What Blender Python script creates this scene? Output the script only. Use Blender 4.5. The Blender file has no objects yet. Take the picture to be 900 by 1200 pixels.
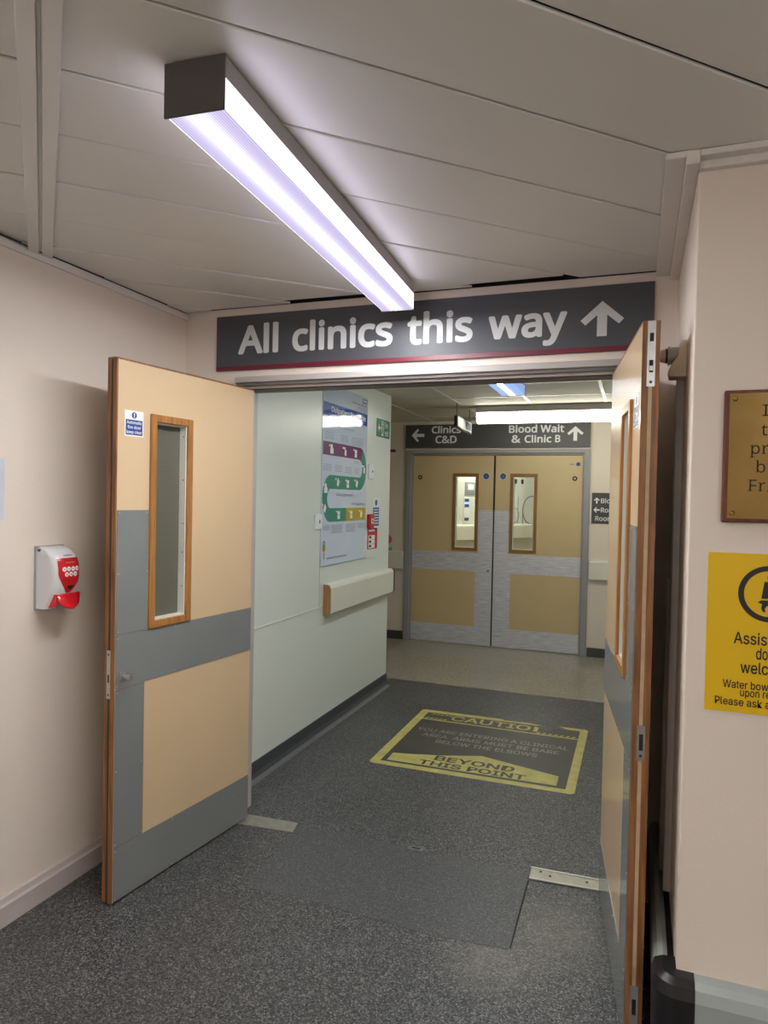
import bpy, bmesh, math, random
from mathutils import Vector, Matrix

random.seed(4)
scn = bpy.context.scene
col = scn.collection

# ------------------------------------------------------------------ camera, world, exposure
FPX = 811.0                                   # focal length in pixels of a 900 px wide frame
YAW, PITCH, ROLL, EYE = 0.35136, -0.01936, 0.01997, 1.54
fw = Vector((-math.sin(YAW)*math.cos(PITCH), math.cos(YAW)*math.cos(PITCH), math.sin(PITCH)))
rt = Vector((math.cos(YAW), math.sin(YAW), 0))
up = rt.cross(fw)
r2 = math.cos(ROLL)*rt + math.sin(ROLL)*up
u2 = -math.sin(ROLL)*rt + math.cos(ROLL)*up
cam_data = bpy.data.cameras.new('camera')
cam_data.sensor_fit = 'HORIZONTAL'
cam_data.sensor_width = 36.0
cam_data.lens = 36.0*FPX/900.0
cam_data.clip_start = 0.02
cam = bpy.data.objects.new('camera', cam_data)
col.objects.link(cam)
cam.matrix_world = Matrix(((r2.x, u2.x, -fw.x, 0), (r2.y, u2.y, -fw.y, 0), (r2.z, u2.z, -fw.z, EYE), (0, 0, 0, 1)))
scn.camera = cam

world = bpy.data.worlds.new('world')
scn.world = world
world.use_nodes = True
world.node_tree.nodes['Background'].inputs[0].default_value = (0.5, 0.5, 0.52, 1)
world.node_tree.nodes['Background'].inputs[1].default_value = 0.02

vs = scn.view_settings
vs.view_transform = 'Standard'
vs.look = 'None'
vs.gamma = 1.0
vs.use_curve_mapping = False
vs.exposure = 0.5

TUBE_NEAR = 118.0     # brightness of the tube band in the near fitting
TUBE_CORR = 44.0
TUBE_FAR = 10.5
FILL_HALL = 35.0  # strength of the two fill lamps added out of view

# ------------------------------------------------------------------ materials
def srgb(r, g, b):
    def f(c):
        c /= 255.0
        return c/12.92 if c <= 0.04045 else ((c+0.055)/1.055)**2.4
    return (f(r), f(g), f(b), 1.0)

def new_mat(name):
    m = bpy.data.materials.new(name)
    m.use_nodes = True
    nt = m.node_tree
    return m, nt, nt.nodes['Principled BSDF'], nt.links

def mat(name, rgb, rough=0.5, metal=0.0, var=0.06, scale=6.0, bump=0.0, bscale=80.0, coat=0.0, spec=0.5, stretch=None):
    """plain painted / plastic surface: slight procedural mottling and fine relief"""
    m, nt, p, L = new_mat(name)
    c = srgb(*rgb)
    tc = nt.nodes.new('ShaderNodeTexCoord')
    src = tc.outputs['Object']
    if stretch:
        mp = nt.nodes.new('ShaderNodeMapping'); mp.inputs['Scale'].default_value = stretch
        L.new(src, mp.inputs['Vector']); src = mp.outputs['Vector']
    n = nt.nodes.new('ShaderNodeTexNoise'); n.inputs['Scale'].default_value = scale; n.inputs['Detail'].default_value = 4
    L.new(src, n.inputs['Vector'])
    r = nt.nodes.new('ShaderNodeValToRGB')
    r.color_ramp.elements[0].position = 0.3; r.color_ramp.elements[1].position = 0.7
    r.color_ramp.elements[0].color = tuple(min(1, x*(1-var)) for x in c[:3])+(1,)
    r.color_ramp.elements[1].color = tuple(min(1, x*(1+var)) for x in c[:3])+(1,)
    L.new(n.outputs['Fac'], r.inputs['Fac'])
    L.new(r.outputs['Color'], p.inputs['Base Color'])
    p.inputs['Roughness'].default_value = rough
    p.inputs['Metallic'].default_value = metal
    p.inputs['Specular IOR Level'].default_value = spec
    p.inputs['Coat Weight'].default_value = coat
    p.inputs['Coat Roughness'].default_value = 0.06
    if bump:
        bn = nt.nodes.new('ShaderNodeTexNoise'); bn.inputs['Scale'].default_value = bscale; bn.inputs['Detail'].default_value = 3
        L.new(src, bn.inputs['Vector'])
        b = nt.nodes.new('ShaderNodeBump'); b.inputs['Strength'].default_value = bump; b.inputs['Distance'].default_value = 0.002
        L.new(bn.outputs['Fac'], b.inputs['Height']); L.new(b.outputs['Normal'], p.inputs['Normal'])
    return m

def mat_speckle(name, cols, scale, rough, bump=0.15, coat=0.0, patch=0.12, spec=0.4, dust=()):
    """vinyl safety flooring: fine chips of several greys, with large soft wear patches"""
    m, nt, p, L = new_mat(name)
    tc = nt.nodes.new('ShaderNodeTexCoord')
    v = nt.nodes.new('ShaderNodeTexVoronoi'); v.inputs['Scale'].default_value = scale
    L.new(tc.outputs['Object'], v.inputs['Vector'])
    sep = nt.nodes.new('ShaderNodeSeparateColor'); L.new(v.outputs['Color'], sep.inputs['Color'])
    r = nt.nodes.new('ShaderNodeValToRGB'); r.color_ramp.interpolation = 'CONSTANT'
    e = r.color_ramp.elements
    while len(e) > 1: e.remove(e[-1])
    for i, (pos, c) in enumerate(cols):
        x = e[0] if i == 0 else e.new(pos)
        x.position = pos; x.color = srgb(*c)
    L.new(sep.outputs['Red'], r.inputs['Fac'])
    n = nt.nodes.new('ShaderNodeTexNoise'); n.inputs['Scale'].default_value = 1.7; n.inputs['Detail'].default_value = 5
    L.new(tc.outputs['Object'], n.inputs['Vector'])
    mr = nt.nodes.new('ShaderNodeMapRange'); mr.inputs['From Min'].default_value = 0.3; mr.inputs['From Max'].default_value = 0.7
    mr.inputs['To Min'].default_value = 1-patch; mr.inputs['To Max'].default_value = 1+patch
    L.new(n.outputs['Fac'], mr.inputs['Value'])
    mx = nt.nodes.new('ShaderNodeVectorMath'); mx.operation = 'SCALE'
    L.new(r.outputs['Color'], mx.inputs[0]); L.new(mr.outputs['Result'], mx.inputs['Scale'])
    colour = mx.outputs['Vector']
    for (dx, dy, dr) in dust:        # scuffed, dusty spots with ragged edges
        vm = nt.nodes.new('ShaderNodeVectorMath'); vm.operation = 'DISTANCE'; vm.inputs[1].default_value = (dx, dy, 0)
        L.new(tc.outputs['Object'], vm.inputs[0])
        n2 = nt.nodes.new('ShaderNodeTexNoise'); n2.inputs['Scale'].default_value = 16.0; n2.inputs['Detail'].default_value = 6
        L.new(tc.outputs['Object'], n2.inputs['Vector'])
        m1 = nt.nodes.new('ShaderNodeMapRange'); m1.inputs['From Min'].default_value = dr*1.6; m1.inputs['From Max'].default_value = 0.0
        m1.inputs['To Min'].default_value = 0.0; m1.inputs['To Max'].default_value = 0.75
        L.new(vm.outputs['Value'], m1.inputs['Value'])
        mu = nt.nodes.new('ShaderNodeMath'); mu.operation = 'MULTIPLY'; L.new(m1.outputs['Result'], mu.inputs[0]); L.new(n2.outputs['Fac'], mu.inputs[1])
        mc = nt.nodes.new('ShaderNodeMix'); mc.data_type = 'RGBA'
        L.new(mu.outputs[0], mc.inputs[0]); L.new(colour, mc.inputs[6]); mc.inputs[7].default_value = srgb(138, 134, 120)
        colour = mc.outputs[2]
    L.new(colour, p.inputs['Base Color'])
    p.inputs['Roughness'].default_value = rough
    p.inputs['Specular IOR Level'].default_value = spec
    p.inputs['Coat Weight'].default_value = coat
    p.inputs['Coat Roughness'].default_value = 0.15
    b = nt.nodes.new('ShaderNodeBump'); b.inputs['Strength'].default_value = bump; b.inputs['Distance'].default_value = 0.001
    L.new(sep.outputs['Green'], b.inputs['Height']); L.new(b.outputs['Normal'], p.inputs['Normal'])
    return m

def mat_wood(name, rgb, rgb2, rough=0.4, stretch=(40, 40, 2.5)):
    m, nt, p, L = new_mat(name)
    tc = nt.nodes.new('ShaderNodeTexCoord')
    mp = nt.nodes.new('ShaderNodeMapping'); mp.inputs['Scale'].default_value = stretch
    L.new(tc.outputs['Object'], mp.inputs['Vector'])
    n = nt.nodes.new('ShaderNodeTexNoise'); n.inputs['Scale'].default_value = 2.0; n.inputs['Detail'].default_value = 6; n.inputs['Distortion'].default_value = 0.6
    L.new(mp.outputs['Vector'], n.inputs['Vector'])
    r = nt.nodes.new('ShaderNodeValToRGB')
    r.color_ramp.elements[0].position = 0.32; r.color_ramp.elements[1].position = 0.68
    r.color_ramp.elements[0].color = srgb(*rgb); r.color_ramp.elements[1].color = srgb(*rgb2)
    L.new(n.outputs['Fac'], r.inputs['Fac']); L.new(r.outputs['Color'], p.inputs['Base Color'])
    p.inputs['Roughness'].default_value = rough
    return m

def mat_glass(name, tint, refl_rough=0.02, film=None, film_amount=0.0):
    m = bpy.data.materials.new(name); m.use_nodes = True
    nt = m.node_tree; L = nt.links
    for n in list(nt.nodes): nt.nodes.remove(n)
    out = nt.nodes.new('ShaderNodeOutputMaterial')
    tr = nt.nodes.new('ShaderNodeBsdfTransparent'); tr.inputs['Color'].default_value = srgb(*tint)
    gl = nt.nodes.new('ShaderNodeBsdfGlossy'); gl.inputs['Roughness'].default_value = refl_rough
    fr = nt.nodes.new('ShaderNodeFresnel'); fr.inputs['IOR'].default_value = 1.5
    mx = nt.nodes.new('ShaderNodeMixShader')
    base = tr.outputs['BSDF']
    if film:      # grey-green diffuse film mixed into the pane, with fine horizontal lines
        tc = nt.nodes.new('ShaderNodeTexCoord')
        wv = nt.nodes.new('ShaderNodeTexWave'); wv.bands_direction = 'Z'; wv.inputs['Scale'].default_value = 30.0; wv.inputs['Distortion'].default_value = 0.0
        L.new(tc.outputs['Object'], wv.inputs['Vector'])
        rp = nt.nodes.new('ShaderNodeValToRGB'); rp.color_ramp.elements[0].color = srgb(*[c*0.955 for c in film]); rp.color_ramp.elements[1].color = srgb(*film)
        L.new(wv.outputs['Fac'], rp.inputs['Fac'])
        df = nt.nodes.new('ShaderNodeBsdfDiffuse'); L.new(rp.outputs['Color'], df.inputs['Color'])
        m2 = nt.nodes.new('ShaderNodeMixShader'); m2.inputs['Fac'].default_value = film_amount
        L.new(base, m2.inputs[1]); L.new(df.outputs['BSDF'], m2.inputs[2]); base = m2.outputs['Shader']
    L.new(fr.outputs['Fac'], mx.inputs['Fac']); L.new(base, mx.inputs[1]); L.new(gl.outputs['BSDF'], mx.inputs[2])
    L.new(mx.outputs['Shader'], out.inputs['Surface'])
    return m

def mat_diffuser(name, base, base_strength, core, core_strength, width, axis=0, ribs=900.0):
    """prismatic lamp cover with the tube glowing through its middle; axis = local axis across the fitting"""
    m = bpy.data.materials.new(name); m.use_nodes = True
    nt = m.node_tree; L = nt.links
    for n in list(nt.nodes): nt.nodes.remove(n)
    out = nt.nodes.new('ShaderNodeOutputMaterial')
    tc = nt.nodes.new('ShaderNodeTexCoord')
    sx = nt.nodes.new('ShaderNodeSeparateXYZ'); L.new(tc.outputs['Object'], sx.inputs['Vector'])
    a = sx.outputs[axis]
    def math_node(op, i0, i1=None):
        n = nt.nodes.new('ShaderNodeMath'); n.operation = op
        for k, v in enumerate((i0, i1)):
            if v is None: continue
            if isinstance(v, (int, float)): n.inputs[k].default_value = v
            else: L.new(v, n.inputs[k])
        return n.outputs[0]
    q = math_node('DIVIDE', a, width)
    g = math_node('POWER', 2.718, math_node('MULTIPLY', math_node('MULTIPLY', q, q), -1.0))
    rib = math_node('MULTIPLY_ADD', math_node('SINE', math_node('MULTIPLY', a, ribs)), 0.16)
    rib.node.inputs[2].default_value = 0.92
    core_s = math_node('MULTIPLY', math_node('MULTIPLY', g, core_strength), rib)
    base_s = math_node('MULTIPLY', rib, base_strength)
    e1 = nt.nodes.new('ShaderNodeEmission'); e1.inputs['Color'].default_value = srgb(*base); L.new(base_s, e1.inputs['Strength'])
    e2 = nt.nodes.new('ShaderNodeEmission'); e2.inputs['Color'].default_value = srgb(*core); L.new(core_s, e2.inputs['Strength'])
    ad = nt.nodes.new('ShaderNodeAddShader'); L.new(e1.outputs[0], ad.inputs[0]); L.new(e2.outputs[0], ad.inputs[1])
    L.new(ad.outputs[0], out.inputs['Surface'])
    return m

M = {}
M['wall'] = mat('wall_paint_cream', (226, 214, 202), 0.55, var=0.02, scale=1.5, bump=0.25, bscale=140)
M['wall_cool'] = mat('wall_panel_pale', (219, 224, 214), 0.32, var=0.015, scale=1.2)
M['wall_far'] = mat('wall_paint_far', (226, 214, 198), 0.5, var=0.02, scale=1.5)
M['skirt'] = mat('skirting_paint', (190, 180, 176), 0.45, var=0.05, scale=8)
M['cornice'] = mat('cornice_paint', (222, 216, 210), 0.4, var=0.03, scale=8)
M['plank'] = mat('ceiling_plank_enamel', (230, 228, 223), 0.38, var=0.025, scale=1.3)
M['void'] = mat('ceiling_void', (60, 58, 55), 0.9, var=0.2)
M['tile'] = mat('ceiling_tile', (206, 200, 186), 0.8, var=0.05, scale=120, bump=0.3, bscale=300)
M['tbar'] = mat('ceiling_grid_bar', (214, 210, 196), 0.4)
M['floor'] = mat_speckle('floor_vinyl_dark', [(0, (36, 37, 38)), (0.22, (62, 63, 64)), (0.5, (80, 81, 82)), (0.74, (99, 99, 99)), (0.9, (125, 124, 121))], 225, 0.42, bump=0.25, patch=0.10, dust=[(-0.22, 2.52, 0.17), (-0.42, 2.28, 0.13)])
M['patch'] = mat_speckle('floor_vinyl_patch', [(0, (62, 63, 65)), (0.3, (75, 76, 78)), (0.6, (86, 87, 88)), (0.94, (116, 116, 115))], 260, 0.42, bump=0.15, patch=0.06)
M['floor_far'] = mat_speckle('floor_vinyl_beige', [(0, (138, 134, 121)), (0.4, (152, 147, 133)), (0.8, (166, 160, 145))], 160, 0.25, bump=0.05, patch=0.05, spec=0.5)
M['dark_skirt'] = mat('coved_vinyl_skirting', (66, 68, 72), 0.4, var=0.15, scale=200)
M['laminate'] = mat('door_laminate_tan', (208, 182, 146), 0.3, var=0.02, scale=3, coat=0.25)
M['plate'] = mat('protection_plate_grey', (125, 128, 127), 0.22, var=0.04, scale=3, coat=0.3)
M['lam_far'] = mat('door_laminate_far', (202, 180, 136), 0.4, var=0.03, scale=3)
M['steel'] = mat('scratched_steel', (206, 206, 213), 0.38, metal=0.25, var=0.20, scale=5, stretch=(1.6, 1.6, 20))
M['wood'] = mat_wood('vision_frame_oak', (140, 92, 44), (178, 124, 66), 0.35)
M['wood_far'] = mat_wood('vision_frame_far', (124, 88, 40), (154, 112, 54), 0.4)
M['lip'] = mat_wood('hardwood_lipping', (104, 68, 38), (152, 102, 60), 0.45)
M['seal'] = mat('intumescent_seal_cream', (186, 162, 128), 0.5, var=0.1, scale=30)
M['seal_dark'] = mat('intumescent_seal_dark', (60, 46, 36), 0.6, var=0.2, scale=30)
M['bead'] = mat('white_bead', (214, 212, 202), 0.4)
M['chrome'] = mat('satin_steel', (190, 190, 188), 0.3, metal=0.9, var=0.05, scale=60)
M['screw'] = mat('screw_steel', (150, 150, 148), 0.35, metal=0.8)
M['screw_dark'] = mat('screw_dark', (70, 66, 60), 0.5)
M['glass_near'] = mat_glass('filmed_glass', (190, 196, 186), film=(128, 127, 112), film_amount=0.62)
M['glass_far'] = mat_glass('clear_glass', (240, 243, 238))
M['sign'] = mat('sign_charcoal', (72, 74, 80), 0.5, var=0.03, scale=4)
M['sign_far'] = mat('sign_charcoal_far', (74, 73, 72), 0.45, var=0.03, scale=4)
M['white'] = mat('print_white', (232, 234, 234), 0.4, var=0.01)
M['letter'] = mat('sign_lettering_grey_white', (204, 207, 208), 0.5, var=0.01)
M['maroon'] = mat('sign_maroon', (108, 26, 44), 0.35, var=0.03)
M['frame'] = mat('door_frame_grey', (178, 172, 168), 0.45, var=0.04)
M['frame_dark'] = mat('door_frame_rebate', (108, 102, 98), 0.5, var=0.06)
M['frame_far'] = mat('far_frame_grey', (150, 150, 150), 0.45, var=0.04)
M['lamp_body'] = mat('fitting_enamel_grey', (150, 146, 144), 0.4, var=0.03)
M['lamp_cap'] = mat('fitting_cap_charcoal', (80, 76, 75), 0.5, var=0.05)
M['yellow'] = mat('notice_yellow', (226, 184, 0), 0.4, var=0.01)
M['black'] = mat('print_black', (28, 27, 26), 0.45, var=0.05)
M['rubber'] = mat('black_bumper_plastic', (30, 30, 31), 0.3, var=0.15, scale=20)
M['rail'] = mat('grey_bumper_plastic', (158, 166, 164), 0.35, var=0.04, scale=6)
M['rail_pale'] = mat('pale_bumper_plastic', (222, 220, 205), 0.35, var=0.02, scale=5)
M['rail_wood'] = mat_wood('rail_end_timber', (140, 100, 58), (176, 132, 82), 0.6)
M['brass'] = mat('plaque_brass', (152, 126, 76), 0.24, metal=1.0, var=0.10, scale=9, bump=0.06, bscale=30)
M['plaque_wood'] = mat_wood('plaque_mahogany', (84, 44, 28), (116, 64, 42), 0.3, stretch=(30, 30, 3))
M['beige'] = mat('holder_beige', (206, 194, 170), 0.4, var=0.03)
M['grey_plastic'] = mat('magnet_grey', (158, 160, 156), 0.35)
M['trunk'] = mat('trunking_white', (196, 190, 186), 0.4)
M['disp'] = mat('dispenser_white', (214, 215, 216), 0.25, var=0.015)
M['red'] = mat('dispenser_red', (206, 26, 38), 0.22, var=0.05)
M['redprint'] = mat('print_red', (196, 32, 40), 0.3, var=0.03)
M['paper'] = mat('poster_paper', (206, 216, 230), 0.07, var=0.02, scale=3, bump=0.35, bscale=9)
M['p_blue'] = mat('print_blue', (38, 92, 176), 0.07, var=0.03, bump=0.35, bscale=9)
M['p_purple'] = mat('print_purple', (112, 36, 96), 0.2, var=0.03)
M['p_green'] = mat('print_teal', (48, 138, 120), 0.2, var=0.03)
M['p_ochre'] = mat('print_ochre', (190, 158, 40), 0.2, var=0.03)
M['p_grey'] = mat('print_grey_text', (128, 134, 146), 0.3)
M['p_dark'] = mat('print_dark_text', (72, 78, 90), 0.3)
M['exit'] = mat('exit_green', (18, 122, 82), 0.3, var=0.03)
M['navy'] = mat('print_navy', (36, 66, 140), 0.3, var=0.04)
M['decal_y'] = mat('floor_decal_yellow', (184, 174, 100), 0.5, var=0.16, scale=14)
M['decal_k'] = mat('floor_decal_black', (66, 64, 59), 0.45, var=0.1, scale=12)
M['decal_g'] = mat('floor_decal_text', (142, 140, 126), 0.5, var=0.1, scale=12)
M['alu'] = mat('worn_aluminium', (156, 154, 141), 0.36, metal=0.6, var=0.14, scale=24)
M['teal_note'] = mat('notice_teal', (140, 176, 180), 0.4)
M['pink_note'] = mat('notice_pink', (206, 110, 116), 0.4)
M['blueframe'] = mat('notice_frame_pale_blue', (206, 208, 220), 0.35)
M['slot'] = mat('dark_slot', (24, 23, 22), 0.7)
M['door_grey'] = mat('side_door_grey', (126, 124, 112), 0.5, var=0.04)
def mat_lamp(name, rgb, strength):
    m, nt, p, L = new_mat(name)
    p.inputs['Base Color'].default_value = srgb(*rgb)
    p.inputs['Emission Color'].default_value = srgb(*rgb); p.inputs['Emission Strength'].default_value = strength
    return m
M['bulb'] = mat_diffuser('diffuser_near', (224, 214, 255), 0.66, (240, 238, 255), 0.65, 0.026, ribs=1050.0)
M['bulb_side'] = mat_lamp('diffuser_near_side', (238, 232, 255), 2.4)
M['bulb_c'] = mat_diffuser('diffuser_corridor', (172, 202, 255), 0.70, (190, 210, 255), 0.3, 0.030)
M['tube'] = mat_lamp('tube_near', (250, 250, 252), TUBE_NEAR*1.1)
M['tube_c'] = mat_lamp('tube_corridor', (236, 248, 255), TUBE_CORR)
M['bulb_f'] = mat_lamp('diffuser_far', (255, 253, 240), TUBE_FAR)
M['fill_h'] = mat_lamp('hall_fill', (252, 250, 248), FILL_HALL)

# ------------------------------------------------------------------ mesh helpers
class MB:
    def __init__(s): s.v = []; s.f = []; s.smooth = set()
    def add(s, verts, faces, smooth=False):
        o = len(s.v); s.v += [tuple(v) for v in verts]
        for f in faces:
            if smooth: s.smooth.add(len(s.f))
            s.f.append(tuple(o+i for i in f))
        return s
    def box(s, x0, x1, y0, y1, z0, z1):
        v = [(x0, y0, z0), (x1, y0, z0), (x1, y1, z0), (x0, y1, z0), (x0, y0, z1), (x1, y0, z1), (x1, y1, z1), (x0, y1, z1)]
        return s.add(v, [(0, 3, 2, 1), (4, 5, 6, 7), (0, 1, 5, 4), (1, 2, 6, 5), (2, 3, 7, 6), (3, 0, 4, 7)])
    def prism(s, pts, axis, a0, a1):
        """polygon pts (2D) pushed from a0 to a1 along axis; the 2D pair is the other two axes in x,y,z order"""
        def P(p, a):
            l = [p[0], p[1]]; l.insert(axis, a); return tuple(l)
        n = len(pts)
        v = [P(p, a0) for p in pts] + [P(p, a1) for p in pts]
        f = [tuple(range(n-1, -1, -1)), tuple(range(n, 2*n))] + [(i, (i+1) % n, n+(i+1) % n, n+i) for i in range(n)]
        return s.add(v, f)
    def cyl(s, c, r, axis, a0, a1, n=20, r1=None):
        r1 = r if r1 is None else r1
        def P(k, rr, a):
            t = 2*math.pi*k/n; l = [c[0]+rr*math.cos(t), c[1]+rr*math.sin(t)]; l.insert(axis, a); return tuple(l)
        v = [P(k, r, a0) for k in range(n)] + [P(k, r1, a1) for k in range(n)]
        s.add(v, [tuple(range(n-1, -1, -1)), tuple(range(n, 2*n))])
        return s.add(v, [(i, (i+1) % n, n+(i+1) % n, n+i) for i in range(n)], True)
    def ring(s, c, r0, r1, axis, a0, a1, n=40):
        def P(k, rr, a):
            t = 2*math.pi*k/n; l = [c[0]+rr*math.cos(t), c[1]+rr*math.sin(t)]; l.insert(axis, a); return tuple(l)
        v = []
        for rr, a in ((r0, a0), (r1, a0), (r1, a1), (r0, a1)): v += [P(k, rr, a) for k in range(n)]
        f = []
        for q in range(4):
            for k in range(n):
                f.append((q*n+k, q*n+(k+1) % n, ((q+1) % 4)*n+(k+1) % n, ((q+1) % 4)*n+k))
        return s.add(v, f)
    def build(s, name, m, parent=None, bevel=0.0, segs=2):
        me = bpy.data.meshes.new(name)
        me.from_pydata(s.v, [], s.f)
        for i in s.smooth: me.polygons[i].use_smooth = True
        bm = bmesh.new(); bm.from_mesh(me)
        if bevel:
            bmesh.ops.remove_doubles(bm, verts=bm.verts, dist=1e-6)
        bmesh.ops.recalc_face_normals(bm, faces=bm.faces)
        if bevel:
            es = [e for e in bm.edges if len(e.link_faces) == 2 and e.calc_face_angle(0) > 0.5]
            bmesh.ops.bevel(bm, geom=es, offset=bevel, segments=segs, profile=0.5, affect='EDGES')
        bm.to_mesh(me); bm.free()
        me.materials.append(M[m] if isinstance(m, str) else m)
        o = bpy.data.objects.new(name, me); col.objects.link(o)
        if parent: o.parent = parent
        return o

def box(name, m, b, parent=None, bevel=0.0, segs=2):
    return MB().box(*b).build(name, m, parent, bevel, segs)

def tag(o, label, cat, kind=None, group=None):
    o['label'] = label; o['category'] = cat
    if kind: o['kind'] = kind
    if group: o['group'] = group
    return o

def empty(name, loc, rz=0.0):
    o = bpy.data.objects.new(name, None); o.empty_display_size = 0.05
    o.location = loc; o.rotation_euler = (0, 0, rz); col.objects.link(o)
    return o

def share(proto, parent, loc):
    c = proto.copy(); c.parent = parent; c.location = loc; col.objects.link(c); return c

_cache = {}
_fonts = {}
def font(name):
    """a typeface that ships inside Blender; the built-in one if it is not there"""
    if name not in _fonts:
        try: _fonts[name] = bpy.data.fonts.load(bpy.utils.system_resource('DATAFILES', path='fonts')+'/'+name)
        except Exception: _fonts[name] = None
    return _fonts[name]
NOTO, INTER = 'NotoSansHebrew-Regular.woff2', 'Inter.woff2'
def glyph_mesh(s, bold=0.0, face=NOTO):
    """outline of s at size 1; bold thickens the strokes by that radius"""
    key = (s, bold, face)
    if key in _cache: return _cache[key]
    cu = bpy.data.curves.new('t', 'FONT'); cu.body = s; cu.size = 1.0
    if font(face): cu.font = font(face)
    cu.resolution_u = 3; cu.fill_mode = 'FRONT'
    ob = bpy.data.objects.new('t', cu); col.objects.link(ob)
    bpy.context.view_layer.update()
    d = bpy.context.evaluated_depsgraph_get()
    me = ob.evaluated_get(d).to_mesh()
    v0 = [(v.co.x, v.co.y) for v in me.vertices]; f0 = [tuple(p.vertices) for p in me.polygons]
    ob.evaluated_get(d).to_mesh_clear()
    bpy.data.objects.remove(ob); bpy.data.curves.remove(cu)
    vs_, fs = [], []
    for k in range(12 if bold else 1):
        t_ = 2*math.pi*(k+0.5)/12; dx, dy = (bold*math.cos(t_), bold*math.sin(t_)) if bold else (0, 0)
        o = len(vs_); vs_ += [(x+dx, y+dy, k*4e-5) for x, y in v0]; fs += [tuple(i+o for i in f) for f in f0]
    _cache[key] = (vs_, fs)
    return vs_, fs

def text_into(mb, s, x0, x1, z0, z1, y, bold=0.0, flat=False, height_of=None, face=NOTO):
    """print s into the box x0..x1, z0..z1 of the plane y (flat: on the floor, z0..z1 is the y range, y the height)
       x1 None keeps the natural width"""
    vs_, fs = glyph_mesh(s, bold, face)
    ref = glyph_mesh(height_of, bold, face)[0] if height_of else vs_
    ax0 = min(v[0] for v in vs_); ax1 = max(v[0] for v in vs_)
    ay0 = min(v[1] for v in ref); ay1 = max(v[1] for v in ref)
    sy = (z1-z0)/(ay1-ay0)
    sx = sy if x1 is None else (x1-x0)/(ax1-ax0)
    pts = [(x0+(v[0]-ax0)*sx, z0+(v[1]-ay0)*sy, v[2]) for v in vs_]
    if flat: mb.add([(p[0], p[1], y+p[2]) for p in pts], fs)
    else: mb.add([(p[0], y-p[2], p[1]) for p in pts], fs)
    return mb

def text(parent, s, x0, x1, z0, z1, y, m, bold=0.0, name='lettering', flat=False, height_of=None, face=NOTO):
    return text_into(MB(), s, x0, x1, z0, z1, y, bold, flat, height_of, face).build(name, m, parent)

def arrow_pts(cx, cz, w, h, t, ang):
    """thick wayfinding arrow: shaft and open chevron head, pointing along +z turned by ang"""
    hw = w/2; top = h/2; j = t/2
    p = [(-j, -h/2), (j, -h/2), (j, top-0.66*hw), (hw*0.77, top-1.12*hw), (hw, top-0.89*hw), (0, top),
         (-hw, top-0.89*hw), (-hw*0.77, top-1.12*hw), (-j, top-0.66*hw)]
    c, s = math.cos(ang), math.sin(ang)
    return [(cx+x*c-z*s, cz+x*s+z*c) for x, z in p]

# ------------------------------------------------------------------ the setting
XL, YB, ZC = -2.085, 2.84, 2.42
XR, YP = 0.124, 1.94              # recess side wall and the plaque wall
XC, YE = -1.92, 5.36              # corridor wall and where it ends
YF, ZK = 7.2, 2.38                # far wall, corridor ceiling
HX, HY = 3.0, -3.6                # the hall behind the camera

fl = box('floor', 'floor', (-2.25, HX+0.15, HY-0.15, 5.58, -0.1, 0.0))
tag(fl, 'dark grey speckled vinyl floor running through the open doors', 'floor', 'structure')
ff = box('floor', 'floor_far', (-4.6, 0.4, 5.58, 12.4, -0.1, 0.0))
tag(ff, 'pale beige vinyl floor beyond the caution mat', 'floor', 'structure')
fb = box('floor', 'floor_far', (-4.6, -2.25, 5.36, 5.58, -0.1, 0.0))
tag(fb, 'strip of pale floor in the side passage mouth', 'floor', 'structure')

w = box('wall_left', 'wall', (XL-0.15, XL, HY, YB+0.16, 0, ZC))
tag(w, 'cream painted wall with the soap dispenser', 'wall', 'structure')
mb = MB(); mb.box(XL, -1.80, YB, YB+0.15, 0, 2.423); mb.box(-1.80, -0.02, YB, YB+0.15, 2.098, 2.423); mb.box(-0.02, XR, YB, YB+0.15, 0, 2.423)
w = mb.build('wall_back', 'wall')
tag(w, 'cream wall around the double doorway behind the large sign', 'wall', 'structure')
w = box('wall_right', 'wall', (XR, HX, YP, YB+0.16, 0, ZC), bevel=0.004)
tag(w, 'cream wall corner carrying the brass plaque and yellow notice', 'wall', 'structure')
w = box('wall_hall_right', 'wall', (HX, HX+0.15, HY, YP, 0, ZC)); tag(w, 'cream wall closing the hall, out of view', 'wall', 'structure')
w = box('wall_hall_rear', 'wall', (XL, HX, HY-0.15, HY, 0, ZC)); tag(w, 'cream wall behind the viewpoint, out of view', 'wall', 'structure')

# corridor beyond the doors
wc = box('wall_corridor_left', 'wall_cool', (XC-0.14, XC-0.006, YB+0.15, YE, 0, ZK))
tag(wc, 'pale panelled corridor wall with the patient poster', 'wall', 'structure')
for (y0, y1, z0, z1) in ((YB+0.15, 4.049, 0.826, ZK), (4.053, YE, 0.826, ZK), (YB+0.15, YE, 0.09, 0.820)):
    box('wall_panel', 'wall_cool', (XC-0.006, XC, y0, y1, z0, z1), wc)
box('panel_trim', 'bead', (XC-0.004, XC+0.003, YB+0.15, 4.05, 0.819, 0.827), wc)
w = MB().box(XR, XR+0.12, YB+0.16, YF, 0, ZK).build('wall_corridor_right', 'wall_cool'); tag(w, 'pale corridor wall hidden behind the right door', 'wall', 'structure')
w = box('wall_passage_near', 'wall_far', (-4.6, XC-0.14, YE-0.14, YE, 0, ZK)); tag(w, 'near wall of the side passage, turned away', 'wall', 'structure')
w = box('wall_passage_end', 'wall_far', (-4.75, -4.6, YE-0.14, YF, 0, ZK)); tag(w, 'end wall of the side passage, out of view', 'wall', 'structure')
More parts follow.
